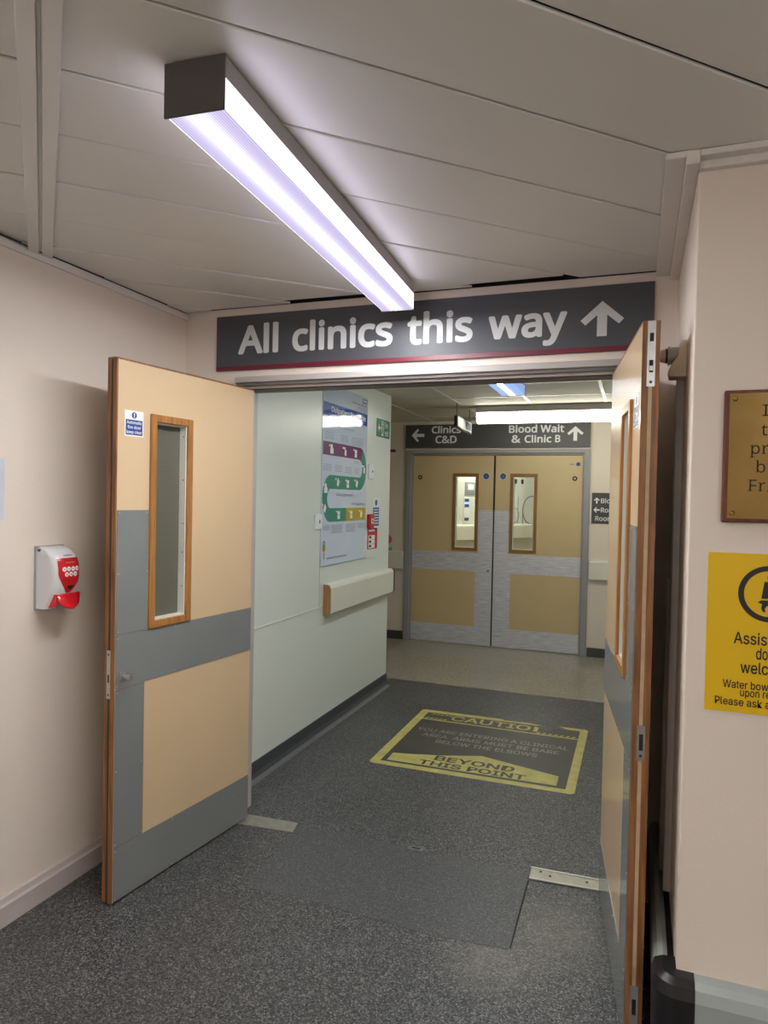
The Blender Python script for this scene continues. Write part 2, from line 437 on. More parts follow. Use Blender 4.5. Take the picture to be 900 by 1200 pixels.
mb = MB(); mb.box(-4.6, -2.375, YF, YF+0.14, 0, ZK); mb.box(-2.375, -0.465, YF, YF+0.14, 2.055, ZK); mb.box(-0.465, XR+0.12, YF, YF+0.14, 0, ZK)
w = mb.build('wall_far', 'wall_far'); tag(w, 'far cream wall around the closed double doors', 'wall', 'structure')
# rooms seen through the far doors' glass
mbw = MB(); mbw.prism([(-2.75, 7.36), (-0.55, 11.25), (-0.68, 11.33), (-2.88, 7.44)], 2, 0, 2.5)
w = mbw.build('wall_beyond', 'wall_cool'); tag(w, 'bright pale wall seen through the far door glass', 'wall', 'structure')
w = box('wall_beyond_right', 'wall_far', (0.3, 0.42, YF+0.14, 11.5, 0, 2.5)); tag(w, 'wall closing the room beyond the far doors', 'wall', 'structure')
w = box('wall_beyond_rear', 'wall_far', (-0.7, 0.42, 11.35, 11.5, 0, 2.5)); tag(w, 'rear wall of the room beyond the far doors', 'wall', 'structure')

# ---- ceiling of planks in the hall, laid diagonally
ce = box('ceiling', 'void', (XL-0.15, HX+0.15, HY-0.15, YB+0.15, 2.50, 2.56))
box('void_closure', 'void', (XL-0.15, HX+0.15, YB+0.11, YB+0.15, 2.425, 2.50), ce)
tag(ce, 'off white ceiling of long diagonal metal planks', 'ceiling', 'structure')
ANG = math.radians(43.9)
U = Vector((math.cos(ANG), math.sin(ANG))); N = Vector((-math.sin(ANG), math.cos(ANG)))
def clip(poly, n, d):
    out = []
    for i in range(len(poly)):
        a, b = poly[i], poly[(i+1) % len(poly)]
        da, db = n[0]*a[0]+n[1]*a[1]-d, n[0]*b[0]+n[1]*b[1]-d
        if da <= 0: out.append(a)
        if (da < 0 < db) or (db < 0 < da):
            t = da/(da-db); out.append((a[0]+(b[0]-a[0])*t, a[1]+(b[1]-a[1])*t))
    return out
PW = 0.2925
k0 = 1.037
for k in range(-19, 9):
    n0 = k0+(k)*PW; n1 = n0+PW-0.0055
    poly = [tuple(U*-9+N*n0), tuple(U*9+N*n0), tuple(U*9+N*n1), tuple(U*-9+N*n1)]
    back = {4: 2.780, 6: 2.790}.get(k, 2.828)
    for nn, dd in (((-1, 0), -(XL+0.005)), ((1, 0), HX), ((0, -1), -HY), ((0, 1), back)):
        poly = clip(poly, nn, dd)
        if len(poly) < 3: break
    if len(poly) < 3: continue
    sag = random.uniform(0.0, 0.005); tilt = random.uniform(-0.004, 0.020)
    vts = []
    for z in (0.0, 0.009):
        for p in poly:
            d = (p[0]*N.x+p[1]*N.y)-(n0+n1)/2
            vts.append((p[0], p[1], ZC+0.0045-sag+d*tilt+z))
    m_ = len(poly)
    fcs = [tuple(range(m_-1, -1, -1)), tuple(range(m_, 2*m_))]+[(i, (i+1) % m_, m_+(i+1) % m_, m_+i) for i in range(m_)]
    MB().add(vts, fcs).build('ceiling_plank', 'plank', ce, bevel=0.0022, segs=1)

# the two cover strips that cross the planks
A2 = math.radians(136.4); D2 = Vector((math.cos(A2), math.sin(A2))); E2 = Vector((D2.y, -D2.x))
def strip(o0, o1, z0, z1, name):
    base = Vector((-1.073, 0.946))
    pts = [base+E2*o0-D2*3.2, base+E2*o1-D2*3.2, base+E2*o1+D2*2.4, base+E2*o0+D2*2.4]
    poly = [tuple(p) for p in pts]
    for nn, dd in (((-1, 0), -(XL+0.012)), ((0, 1), 2.8), ((0, -1), -HY), ((1, 0), HX)): poly = clip(poly, nn, dd)
    return MB().prism(poly, 2, z0, z1).build(name, 'plank', None, bevel=0.002, segs=1)
s1 = strip(0.0, 0.0345, ZC-0.016, ZC, 'trim_1'); tag(s1, 'outer of two ceiling cover strips crossing the planks', 'trim', 'structure')
s2 = strip(0.0345, 0.0445, ZC-0.004, ZC, 'trim_2'); tag(s2, 'recessed groove between the two ceiling cover strips', 'trim', 'structure')
s3 = strip(0.0445, 0.080, ZC-0.012, ZC, 'trim_3'); tag(s3, 'inner of two ceiling cover strips nearer the light fitting', 'trim', 'structure')
# cornice and ceiling edge trims
w = MB().box(XL, XL+0.010, HY, YB, 2.386, 2.414).build('trim_4', 'cornice', None, bevel=0.002, segs=1)
tag(w, 'white cornice strip along the top of the dispenser wall', 'trim', 'structure')
mb = MB(); mb.box(0.043, 0.092, 1.885, YB-0.002, 2.404, ZC); mb.box(0.092, XR, 1.885, YB-0.002, 2.386, ZC)
w = mb.build('trim_5', 'cornice', None, bevel=0.002, segs=1); tag(w, 'stepped ceiling edge trim over the door recess', 'trim', 'structure')
mb = MB(); mb.box(XR, HX, 1.885, 1.918, 2.404, ZC); mb.box(XR, HX, 1.918, YP, 2.386, ZC)
w = mb.build('trim_6', 'cornice', None, bevel=0.002, segs=1); tag(w, 'ceiling edge trim above the brass plaque wall', 'trim', 'structure')

# ---- tiled ceiling in the corridor
gx = [-4.6, -3.9, -3.295, -2.69, -2.085, -1.48, -0.875, -0.27, XR+0.12]
gy = [YB+0.15, 3.155, 3.76, 4.365, 4.97, 5.575, 6.18, 6.785, YF]
c2 = box('ceiling', 'void', (-4.6, XR+0.12, YB+0.15, YF+0.1, ZK+0.05, ZK+0.08))
tag(c2, 'suspended tile ceiling of the corridor with pale grid bars', 'ceiling', 'structure')
tile_cache = {}
for i in range(len(gx)-1):
    for j in range(len(gy)-1):
        if gx[i+1] < XC-0.3 and gy[j+1] < YE: continue
        wx, wy = round(gx[i+1]-gx[i], 3), round(gy[j+1]-gy[j], 3)
        if (wx, wy) not in tile_cache:
            tile_cache[(wx, wy)] = MB().box(0.004, wx-0.004, 0.004, wy-0.004, 0, 0.015).build('ceiling_tile', 'tile', c2)
            tile_cache[(wx, wy)].location = (gx[i], gy[j], ZK)
        else: share(tile_cache[(wx, wy)], c2, (gx[i], gy[j], ZK))
for x in gx[1:-1]: box('grid_bar', 'tbar', (x-0.012, x+0.012, YE if x < XC-0.3 else YB+0.15, YF, ZK-0.004, ZK), c2)
for y in gy[1:-1]: box('grid_bar', 'tbar', (-4.6 if y > YE else XC, XR, y-0.012, y+0.012, ZK-0.003, ZK), c2)
c3 = box('ceiling', 'tile', (-4.6, 0.42, YF+0.14, 12.4, 2.5, 2.56)); tag(c3, 'ceiling of the room beyond the far doors', 'ceiling', 'structure')

# ---- skirtings
prof = [(0, 0), (0.022, 0), (0.022, 0.072), (0.016, 0.080), (0.012, 0.098), (0, 0.100)]
w = MB().prism([(XL+a, b) for a, b in prof], 1, HY, YB).build('baseboard_left', 'skirt')
tag(w, 'pinkish grey skirting board along the dispenser wall', 'baseboard', 'structure')
prof = [(0, 0), (0.042, 0), (0.034, 0.004), (0.018, 0.016), (0.008, 0.04), (0.005, 0.10), (0, 0.10)]
w = MB().prism([(XC+a, b) for a, b in prof], 1, YB+0.15, YE).build('baseboard_corridor', 'dark_skirt')
tag(w, 'dark coved vinyl skirting along the poster wall', 'baseboard', 'structure')
mb = MB(); mb.box(-4.6, -2.395, YF-0.02, YF, 0, 0.09); w = mb.build('baseboard_far_left', 'dark_skirt'); tag(w, 'dark skirting left of the far doors', 'baseboard', 'structure')
mb = MB(); mb.box(-0.445, XR, YF-0.02, YF, 0, 0.09); w = mb.build('baseboard_far_right', 'dark_skirt'); tag(w, 'dark skirting right of the far doors', 'baseboard', 'structure')

# ---- door frame of the open pair
fr = empty('trim_7', (0, YB, 0)); tag(fr, 'grey rebated door frame around the open doorway', 'door frame', 'structure')
box('frame_head', 'frame', (-1.80, -0.02, -0.012, 0.035, 2.072, 2.098), fr, bevel=0.002, segs=1)
box('frame_head_rebate', 'frame_dark', (-1.80, -0.02, 0.0, 0.14, 2.058, 2.072), fr)
box('frame_head_stop', 'frame', (-1.80, -0.02, 0.020, 0.030, 2.046, 2.058), fr)
box('frame_head_stop', 'frame_dark', (-1.80, -0.02, 0.05, 0.14, 2.044, 2.058), fr)
box('frame_jamb', 'frame', (-1.80, -1.770, -0.012, 0.15, 0, 2.044), fr)
box('frame_jamb', 'frame', (-0.050, -0.02, -0.012, 0.15, 0, 2.044), fr)

# ------------------------------------------------------------------ doors
screw_mesh = MB().cyl((0, 0), 0.0042, 1, -0.0012, 0.0, 10).build('screw', 'screw')
screw_mesh_used = [False]
def screws(parent, pts, y):
    for x, z in pts:
        if not screw_mesh_used[0]:
            screw_mesh_used[0] = True; screw_mesh.parent = parent; screw_mesh.location = (x, y, z)
        else: share(screw_mesh, parent, (x, y, z))

def door(name, loc, rz, m, L, S, label, cat, mats, near=True):
    """leaf hinged at the local origin, shown face at y=0 looking to -y, m=+1 when it runs to +x from the hinge"""
    lam, plate, wood, glass = mats
    d = empty(name, loc, rz); tag(d, label, cat, 'structure')
    T = 0.046; zb, zt = 0.008, S['top']
    g0, g1, h0, h1 = S['glass']; fwid = S['fw']
    def bx(mb, s0, s1, y0, y1, z0, z1):
        a, b = sorted((m*s0, m*s1)); mb.box(a, b, y0, y1, z0, z1); return mb
    lp = 0.007
    mb = MB()
    bx(mb, 0, g0+fwid, 0, T, zb, zt-lp); bx(mb, g1-fwid, L-lp, 0, T, zb, zt-lp)
    bx(mb, g0+fwid, g1-fwid, 0, T, zb, h0+fwid); bx(mb, g0+fwid, g1-fwid, 0, T, h1-fwid, zt-lp)
    mb.build('leaf', lam, d)
    bx(MB(), 0, L, 0, T, zt-lp, zt).build('top_lipping', 'lip', d)
    # long edge: two hardwood lips with a seal between
    bx(MB(), L-lp, L, 0.0, T*0.38, zb, zt-lp).build('edge_lipping', S.get('lip', 'lip'), d)
    bx(MB(), L-lp, L, T*0.60, T, zb, zt-lp).build('edge_lipping', S.get('lip', 'lip'), d)
    bx(MB(), L-lp, L-0.001, T*0.38, T*0.60, zb, zt-lp).build('edge_seal', S['seal'], d)
    # protection plates
    pt = 0.0022
    e = 0.001
    for (s0, s1, z0, z1) in S['plates']:
        bx(MB(), s0+e*0.4, s1-e*0.4, -pt, 0, z0+e*0.4, z1-e*0.4).build('protection_plate', plate, d)
    if S.get('screws'): screws(d, [(m*s, z) for s, z in S['screws']], -pt)
    # glazing
    o = []
    pr = 0.010
    for (s0, s1, z0, z1) in ((g0, g0+fwid, h0, h1), (g1-fwid, g1, h0, h1), (g0+fwid, g1-fwid, h0, h0+fwid), (g0+fwid, g1-fwid, h1-fwid, h1)):
        bx(MB(), s0, s1, -pr, 0.006, z0, z1).build('vision_frame', wood, d, bevel=0.003, segs=2)
    q = 0.005
    a0, a1, b0, b1 = g0+fwid, g1-fwid, h0+fwid, h1-fwid
    for (s0, s1, z0, z1) in ((a0, a0+q, b0, b1), (a1-q, a1, b0, b1), (a0+q, a1-q, b0, b0+q), (a0+q, a1-q, b1-q, b1)):
        bx(MB(), s0, s1, 0.0, T+0.004, z0, z1).build('glazing_bead', 'bead', d)
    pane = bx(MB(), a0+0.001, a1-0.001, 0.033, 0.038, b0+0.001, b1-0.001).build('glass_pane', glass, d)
    for (s0, s1, z0, z1) in ((g0, g0+fwid, h0, h1), (g1-fwid, g1, h0, h1), (g0+fwid, g1-fwid, h0, h0+fwid), (g0+fwid, g1-fwid, h1-fwid, h1)):
        bx(MB(), s0, s1, T, T+0.008, z0, z1).build('vision_frame_rear', wood, d)
    return d

near_spec = dict(top=2.042, glass=(0.415, 0.648, 1.012, 1.852), fw=0.030,
    plates=[(0.651, 0.805, 1.012, 1.478), (0.0, 0.805, 0.810, 1.011), (0.662, 0.805, 0.213, 0.808), (0.0, 0.805, 0.010, 0.212)],
    screws=[(0.662, 1.468), (0.796, 1.468), (0.798, 1.24), (0.657, 1.24), (0.797, 1.024), (0.659, 1.02), (0.797, 1.000), (0.50, 1.003), (0.23, 1.003), (0.5, 0.818), (0.23, 0.818), (0.01, 0.818),
            (0.797, 0.820), (0.797, 0.795), (0.670, 0.795), (0.672, 0.50), (0.797, 0.50), (0.797, 0.225), (0.670, 0.224), (0.797, 0.200), (0.5, 0.204), (0.1, 0.15), (0.5, 0.018), (0.797, 0.018), (0.01, 0.204)])
SL = dict(near_spec); SL['seal'] = 'seal_dark'
SR = dict(near_spec); SR['seal'] = 'seal'
LN = 0.813
# left leaf: hinge at (-1.713, 2.86), free edge at (-1.807, 2.052)
angL = math.atan2(2.86-2.052, -1.713+1.807)
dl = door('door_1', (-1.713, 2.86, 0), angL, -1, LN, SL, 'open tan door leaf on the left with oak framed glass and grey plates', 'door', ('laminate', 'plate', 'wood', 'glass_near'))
angR = math.atan2(2.04-2.84, 0.0+0.105)
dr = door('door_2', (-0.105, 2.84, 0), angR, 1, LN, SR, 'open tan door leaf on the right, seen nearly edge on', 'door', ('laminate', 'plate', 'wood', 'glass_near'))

# dark screw heads along the glazing beads of the near doors
def bead_screws(d, m):
    for z in (1.16, 1.42, 1.60, 1.78, 1.30):
        MB().cyl((0.012, z), 0.0030, 0, m*0.4502-0.0006, m*0.4502+0.0006, 8).build('bead_screw', 'screw_dark', d)
bead_screws(dl, -1); bead_screws(dr, 1)

# left leaf furniture
T = 0.046
kn = box('lock_rose', 'chrome', (-0.785, -0.757, -0.008, -0.002, 0.838, 0.870), dl, bevel=0.003)
k2 = MB(); k2.cyl((-0.770, 0.854), 0.007, 1, -0.036, -0.006, 16); k2.cyl((-0.770, 0.854), 0.0125, 1, -0.050, -0.028, 20)
k2.build('turn_knob', 'chrome', dl)
lk = box('lock_forend', 'chrome', (-LN-0.0015, -LN+0.004, T*0.30, T*0.72, 0.775, 0.955), dl)
for z in (0.79, 0.94): MB().cyl((T*0.51, z), 0.004, 0, -LN-0.0025, -LN-0.001, 10).build('forend_screw', 'screw_dark', dl)
box('latch_slot', 'slot', (-LN-0.002, -LN-0.001, T*0.44, T*0.60, 0.835, 0.865), dl)
# automatic fire door notice on the left leaf
def fire_notice(d, s0, s1, z0, z1, m):
    n = empty('door_notice', (0, 0, 0)); n.parent = d
    a, b = sorted((m*s0, m*s1)); w_ = b-a; h_ = z1-z0
    p = box('notice_plate', 'white', (a, b, -0.0012, 0, z0, z1), d)
    bpy.data.objects.remove(n)
    p['label'] = 'white and blue automatic fire door notice'
    box('notice_panel', 'navy', (a+w_*0.06, b-w_*0.06, -0.0016, -0.0012, z0+h_*0.05, z0+h_*0.64), p)
    MB().cyl((a+w_*0.5, z0+h_*0.82), h_*0.125, 1, -0.0016, -0.0012, 24).build('notice_disc', 'navy', p)
    mk = MB(); mk.prism([(a+w_*0.5-0.0035, z0+h_*0.90), (a+w_*0.5+0.0035, z0+h_*0.90), (a+w_*0.5+0.002, z0+h_*0.79), (a+w_*0.5-0.002, z0+h_*0.79)], 1, -0.0019, -0.0016)
    mk.cyl((a+w_*0.5, z0+h_*0.755), 0.0026, 1, -0.0019, -0.0016, 12)
    mk.build('notice_mark', 'white', p)
    for i, s in enumerate(('Automatic', 'fire door', 'keep clear')):
        zz = z0+h_*(0.475-0.185*i)
        text(p, s, a+w_*(0.10 if i != 1 else 0.14), b-w_*(0.10 if i != 1 else 0.14), zz, zz+h_*0.125, -0.0018, 'white', 0.012, height_of='Akd', face=INTER)
fire_notice(dl, 0.683, 0.775, 1.756, 1.853, -1)
fire_notice(dr, 0.683, 0.775, 1.756, 1.853, 1)

# right leaf edge furniture: flush bolts and strike plate
def edge_plate(d, z0, z1, holes, name):
    p = box(name, 'chrome', (LN-0.004, LN+0.0016, T*0.28, T*0.74, z0, z1), d)
    for (a, b) in holes: box('bolt_slot', 'slot', (LN+0.0012, LN+0.0022, T*0.40, T*0.63, a, b), p)
    for z in (z0+0.012, ): MB().cyl((T*0.51, z), 0.0042, 0, LN+0.001, LN+0.0026, 10).build('plate_screw', 'screw_dark', p)
    return p
tp = edge_plate(dr, 1.862, 2.041, [(1.985, 2.008), (1.900, 1.934)], 'flush_bolt')
box('bolt_lever', 'chrome', (LN+0.001, LN+0.004, T*0.42, T*0.61, 1.905, 1.918), tp)
edge_plate(dr, 0.830, 0.925, [(0.857, 0.902)], 'strike_plate')
bp = edge_plate(dr, 0.012, 0.195, [(0.115, 0.158), (0.02, 0.05)], 'flush_bolt')
box('bolt_lever', 'chrome', (LN+0.001, LN+0.005, T*0.40, T*0.63, 0.098, 0.114), bp)

# far pair
far_spec = dict(top=2.018, glass=(0.444, 0.722, 1.005, 1.826), fw=0.032, seal='seal_dark', lip='slot',
    plates=[(0.725, 0.882, 0.985, 1.440), (0.0, 0.882, 0.785, 0.984), (0.700, 0.882, 0.205, 0.784), (0.0, 0.882, 0.010, 0.204)],
    screws=[(0.735, 1.43), (0.872, 1.43), (0.735, 1.21), (0.872, 1.21), (0.872, 1.0), (0.735, 1.0), (0.6, 0.975), (0.3, 0.975), (0.6, 0.795), (0.3, 0.795), (0.872, 0.75), (0.71, 0.75), (0.872, 0.5), (0.71, 0.5), (0.6, 0.195), (0.3, 0.195), (0.6, 0.02)])
LF = 0.886
fm = ('lam_far', 'steel', 'wood_far', 'glass_far')
d3 = door('door_3', (-2.306, YF+0.012, 0), 0, 1, LF, far_spec, 'closed far door leaf under the Clinics C&D lettering', 'door', fm)
d4 = door('door_4', (-0.528, YF+0.012, 0), 0, -1, LF, far_spec, 'closed far door leaf under the Blood Wait lettering', 'door', fm)
for d, m in ((d3, 1), (d4, -1)):
    s = MB().cyl((m*0.800, 1.797), 0.036, 1, -0.0012, 0, 28).build('round_sticker', 'white', d); s['label'] = 'round blue fire door sticker'
    MB().cyl((m*0.800, 1.797), 0.032, 1, -0.0018, -0.0012, 28).build('sticker_disc', 'navy', s)
    t = MB()
    for i in range(3): t.box(m*0.800-0.018, m*0.800+0.018, -0.0022, -0.0018, 1.806-0.012*i, 1.810-0.012*i)
    t.build('sticker_print', 'p_grey', s)['kind'] = 'stuff'
    r = MB().ring((m*0.075, 1.78), 0.011, 0.024, 1, -0.003, 0, 24).build('door_number_ring', 'slot', d)
MB().cyl((-0.045, 1.925), 0.020, 1, -0.0012, 0, 22).build('small_round_sticker', 'navy', d4)
box('small_notice', 'p_grey', (-0.125, -0.083, -0.0012, 0, 1.918, 1.928), d4)
MB().cyl((0.840, 0.80), 0.014, 1, -0.006, 0, 18).build('keyhole_cover', 'screw', d3)
ffr = empty('trim_8', (0, YF, 0)); tag(ffr, 'grey steel frame around the closed far doors', 'door frame', 'structure')
box('frame_jamb', 'frame_far', (-2.382, -2.325, -0.03, 0.12, 0, 2.075), ffr, bevel=0.004)
box('frame_jamb', 'frame_far', (-0.512, -0.455, -0.03, 0.12, 0, 2.075), ffr, bevel=0.004)
box('frame_head', 'frame_far', (-2.325, -0.512, -0.03, 0.12, 2.036, 2.075), ffr, bevel=0.004)
box('frame_stop', 'frame_far', (-2.325, -2.308, -0.005, 0.10, 0, 2.036), ffr)
box('frame_stop', 'frame_far', (-0.528, -0.512, -0.005, 0.10, 0, 2.036), ffr)
box('frame_stop', 'frame_far', (-2.308, -0.528, -0.005, 0.10, 2.021, 2.036), ffr)

# side doors in the corridor's hidden wall, seen only as a reflection
for i, y0 in enumerate((4.55, 5.42)):
    sd = empty('door_%d' % (5+i), (XR, y0, 0), -math.pi/2)
    tag(sd, ('grey side door hidden by the right door leaf, nearer one', 'grey side door hidden by the right door leaf, farther one')[i], 'door', 'structure')
    box('leaf', 'door_grey', (0.01, 0.85, -0.03, 0, 0.01, 2.04), sd)
    box('kick_plate', 'plate', (0.03, 0.83, -0.033, -0.03, 0.02, 0.25), sd)
    MB().cyl((0.10 if i == 1 else 0.74, 1.72), 0.045, 1, -0.033, -0.03, 24).build('round_sticker', 'slot', sd)

# ------------------------------------------------------------------ luminaires
def fitting(name, loc, rz, L, label, cat, bulb, tube=None, W=0.137, h_metal=0.045, h=0.110, group=None):
    f = empty(name, loc, rz); tag(f, label, cat, group=group)
    box('housing', 'lamp_body', (-W/2, W/2, 0.003, L-0.003, -h_metal, -0.001), f, bevel=0.002, segs=1)
    MB().prism([(-W/2+0.002, -h_metal), (W/2-0.002, -h_metal), (W/2-0.004, -h+0.004), (W/2-0.008, -h), (-W/2+0.008, -h), (-W/2+0.004, -h+0.004)], 1, 0.004, L-0.004).build('diffuser', bulb, f)
    if bulb == 'bulb':
        for sx_ in (-1, 1): box('diffuser_side', 'bulb_side', tuple(sorted((sx_*(W/2-0.004), sx_*(W/2-0.0015))))+(0.004, L-0.004, -h+0.005, -h_metal), f)
    if tube: box('lamp_tube', tube, (-0.017, 0.017, 0.03, L-0.03, -h-0.0012, -h+0.002), f)
    ec = [(-W/2-0.001, -0.001), (W/2+0.001, -0.001), (W/2+0.001, -h-0.001), (-W/2-0.001, -h-0.001)]
    MB().prism(ec, 1, 0, 0.004).build('end_cap', 'lamp_cap', f)
    MB().prism(ec, 1, L-0.004, L).build('end_cap', 'bead', f)
    return f
rz1 = math.atan2(0.082, 1.5)
fitting('ceiling_light', (-0.862, 1.188, ZC), rz1, 1.5, 'long lit fluorescent ceiling light in front of the clinics sign', 'ceiling light', 'bulb', 'tube')
fitting('ceiling_light', (-0.875, 3.58, ZK), 0, 1.5, 'bluish ceiling light just inside the corridor doorway', 'ceiling light', 'bulb_c', 'tube_c', W=0.17, h_metal=0.01, h=0.07)
fitting('ceiling_light', (1.5, -1.9, ZC), 0, 1.5, 'added unseen fill light in the hall behind the viewpoint to the right', 'ceiling light', 'fill_h')  # added behind the viewpoint as fill for walls and shadows
fitting('ceiling_light', (-1.0, -2.6, ZC), 0, 1.5, 'added unseen fill light in the hall behind the viewpoint to the left', 'ceiling light', 'fill_h')  # second added fill lamp, out of view, lifts the ceiling
# tube fitting across the corridor by the far doors
f = empty('ceiling_light', (-1.375, 6.12, ZK)); tag(f, 'white fluorescent batten across the ceiling by the far doors', 'ceiling light')
box('housing', 'lamp_body', (0.0, 1.49, -0.07, 0.07, -0.062, -0.004), f, bevel=0.004)
pr = []
for k in range(11):
    t = math.pi*k/10; pr.append((-0.068*math.cos(t), -0.062-0.092*math.sin(t)**0.7))
MB().prism(pr, 0, 0.012, 1.478).build('diffuser', 'bulb_f', f)
MB().prism([(p[0]*1.03, p[1]) for p in pr], 0, 0.0, 0.012).build('end_cap', 'white', f)
MB().prism([(p[0]*1.03, p[1]) for p in pr], 0, 1.478, 1.49).build('end_cap', 'white', f)
# light in the room beyond the far doors
f = empty('ceiling_light', (-1.5, 8.6, 2.5)); tag(f, 'ceiling light in the room beyond the far doors', 'ceiling light')
box('housing', 'lamp_body', (-0.3, 0.3, -0.3, 0.3, -0.03, -0.002), f); box('diffuser', mat_lamp('diffuser_beyond', (255, 252, 244), 26.0), (-0.28, 0.28, -0.28, 0.28, -0.038, -0.03), f)

# ------------------------------------------------------------------ signs
sg = empty('wayfinding_sign', (0, YB, 0)); tag(sg, 'large charcoal overhead sign reading All clinics this way', 'sign')
box('sign_board', 'sign', (-1.902, 0.040, -0.012, 0, 2.130, 2.386), sg)
box('sign_stripe', 'maroon', (-1.902, 0.040, -0.0128, -0.010, 2.130, 2.149), sg)
yb = -0.0132
text(sg, 'All', -1.783, -1.570, 2.203, 2.343, yb, 'letter', 0.028)
text(sg, 'clinics', -1.498, -1.013, 2.200, 2.340, yb, 'letter', 0.028)
text(sg, 'this', -0.946, -0.661, 2.198, 2.338, yb, 'letter', 0.028)
text(sg, 'way', -0.595, -0.281, 2.163, 2.297, yb, 'letter', 0.028)
MB().prism(arrow_pts(-0.149, 2.257, 0.162, 0.136, 0.037, 0), 1, yb, -0.012).build('arrow', 'letter', sg)

s2_ = empty('wayfinding_sign', (0, YF, 0)); tag(s2_, 'charcoal sign over the far doors, Clinics C&D and Blood Wait', 'sign')
box('sign_board', 'sign_far', (-2.391, -0.459, -0.035, 0, 2.095, 2.343), s2_)
yb = -0.0362
MB().prism(arrow_pts(-2.252, 2.230, 0.145, 0.140, 0.034, math.pi/2), 1, yb, -0.035).build('arrow', 'white', s2_)
MB().prism(arrow_pts(-0.605, 2.230, 0.158, 0.146, 0.036, 0), 1, yb, -0.035).build('arrow', 'white', s2_)
text(s2_, 'Clinics', -2.098, -1.779, 2.249, 2.328, yb, 'white', 0.024)
text(s2_, 'C&D', -2.055, -1.821, 2.143, 2.224, yb, 'white', 0.024)
text(s2_, 'Blood Wait', -1.270, -0.715, 2.243, 2.325, yb, 'white', 0.024)
text(s2_, '&', -1.241, -1.148, 2.141, 2.221, yb, 'white', 0.024)
text(s2_, 'Clinic', -1.108, -0.838, 2.141, 2.221, yb, 'white', 0.024)
text(s2_, 'B', -0.801, -0.750, 2.143, 2.217, yb, 'white', 0.024)

s3_ = empty('direction_sign', (0, YF, 0)); tag(s3_, 'small dark direction board right of the far door frame', 'sign')
box('sign_board', 'sign_far', (-0.432, -0.02, -0.008, 0, 1.335, 1.640), s3_)
MB().prism(arrow_pts(-0.385, 1.563, 0.058, 0.060, 0.015, 0), 1, -0.009, -0.008).build('arrow', 'white', s3_)
MB().prism(arrow_pts(-0.385, 1.470, 0.058, 0.060, 0.015, math.pi/2), 1, -0.009, -0.008).build('arrow', 'white', s3_)
text(s3_, 'Blood', -0.345, None, 1.538, 1.588, -0.009, 'white', 0.01, height_of='Bl')
text(s3_, 'Room', -0.345, None, 1.446, 1.496, -0.009, 'white', 0.01, height_of='Bl')
text(s3_, 'Rooms', -0.395, None, 1.362, 1.412, -0.009, 'white', 0.01, height_of='Bl')

# hanging sign in the corridor, edge toward the doors
hs = empty('hanging_sign', (-1.485, 5.80, 0)); tag(hs, 'small white sign hanging on wires below the corridor ceiling', 'sign')
pz = [(0.0, 2.172), (0.14, 2.160), (0.28, 2.156), (0.42, 2.160), (0.54, 2.150), (0.54, 2.262), (0, 2.268)]
MB().prism(pz, 0, -0.016, 0.014).build('sign_body', 'rubber', hs)
fz = [(0.02, 2.182), (0.14, 2.170), (0.28, 2.166), (0.42, 2.170), (0.525, 2.162), (0.525, 2.256), (0.02, 2.260)]
MB().prism(fz, 0, 0.014, 0.016).build('sign_face', 'white', hs)
MB().prism([(0.30, 2.18), (0.50, 2.18), (0.50, 2.245), (0.30, 2.245)], 0, 0.016, 0.017).build('pictogram', 'p_grey', hs)
for y in (0.03, 0.50): MB().cyl((0, y), 0.003, 2, 2.26, ZK, 8).build('suspension_wire', 'slot', hs)

# ---- poster wall (local x runs to +Y, out of the wall is -y)
HALF = math.pi/2
def on_corr(name, y, z=0): return empty(name, (XC, y, z), HALF)
po = on_corr('poster', 4.05); tag(po, 'tall glossy Outpatient poster with winding coloured path on corridor wall', 'poster')
PWD, PB, PT = 0.785, 1.095, 2.287
mb = MB()                                        # sheet with a slightly curled lower edge
rows = 24
vts = []; fcs = []
for side in (0, 1):
    for r in range(rows+1):
        z = PB+(PT-PB)*r/rows; curl = 0.010*max(0, 1-r/3.0)**2
        for c in range(9):
            x = PWD*c/8; cc = -0.0022-curl*(1-0.5*c/8)+0.001*math.sin(c*1.9+r*0.7)*(1 if r > 2 else 0.5)*0.3
            vts.append((x, cc+0.001*side, z))
nn = (rows+1)*9
for side in (0, 1):
    for r in range(rows):
        for c in range(8):
            a = side*nn+r*9+c; fcs.append((a, a+1, a+10, a+9))
mb.add(vts, fcs, True); mb.build('poster_sheet', 'paper', po)
yp = -0.0034
def pbox(name, m, x0, x1, z0, z1, par=None, y=yp): return box(name, m, (x0-4.05, x1-4.05, y, y+0.0006, z0, z1), par or po)
pbox('banner', 'p_blue', 4.062, 4.828, 2.077, 2.163)
text(po, 'Outpatient Standards', 0.130, 0.745, 2.098, 2.146, yp-0.0005, 'white', 0.012)
pbox('logo_panel', 'p_blue', 4.735, 4.822, 2.238, 2.270)
text(po, 'NHS', 0.693, 0.764, 2.243, 2.265, yp-0.0005, 'white', 0.03)
text(po, 'Manchester University', 0.490, 0.772, 2.208, 2.228, yp, 'p_dark', 0.01)
text(po, 'NHS Foundation Trust', 0.590, 0.772, 2.188, 2.200, yp, 'p_grey', 0.01)
text(po, 'Before Appointment', 0.24, 0.54, 2.008, 2.030, yp, 'p_dark', 0.0)
text(po, 'During Appointment', 0.240, 0.524, 1.545, 1.572, yp, 'p_dark', 0.0)
text(po, 'After Appointment', 0.495, 0.770, 1.485, 1.508, yp, 'p_dark', 0.0)
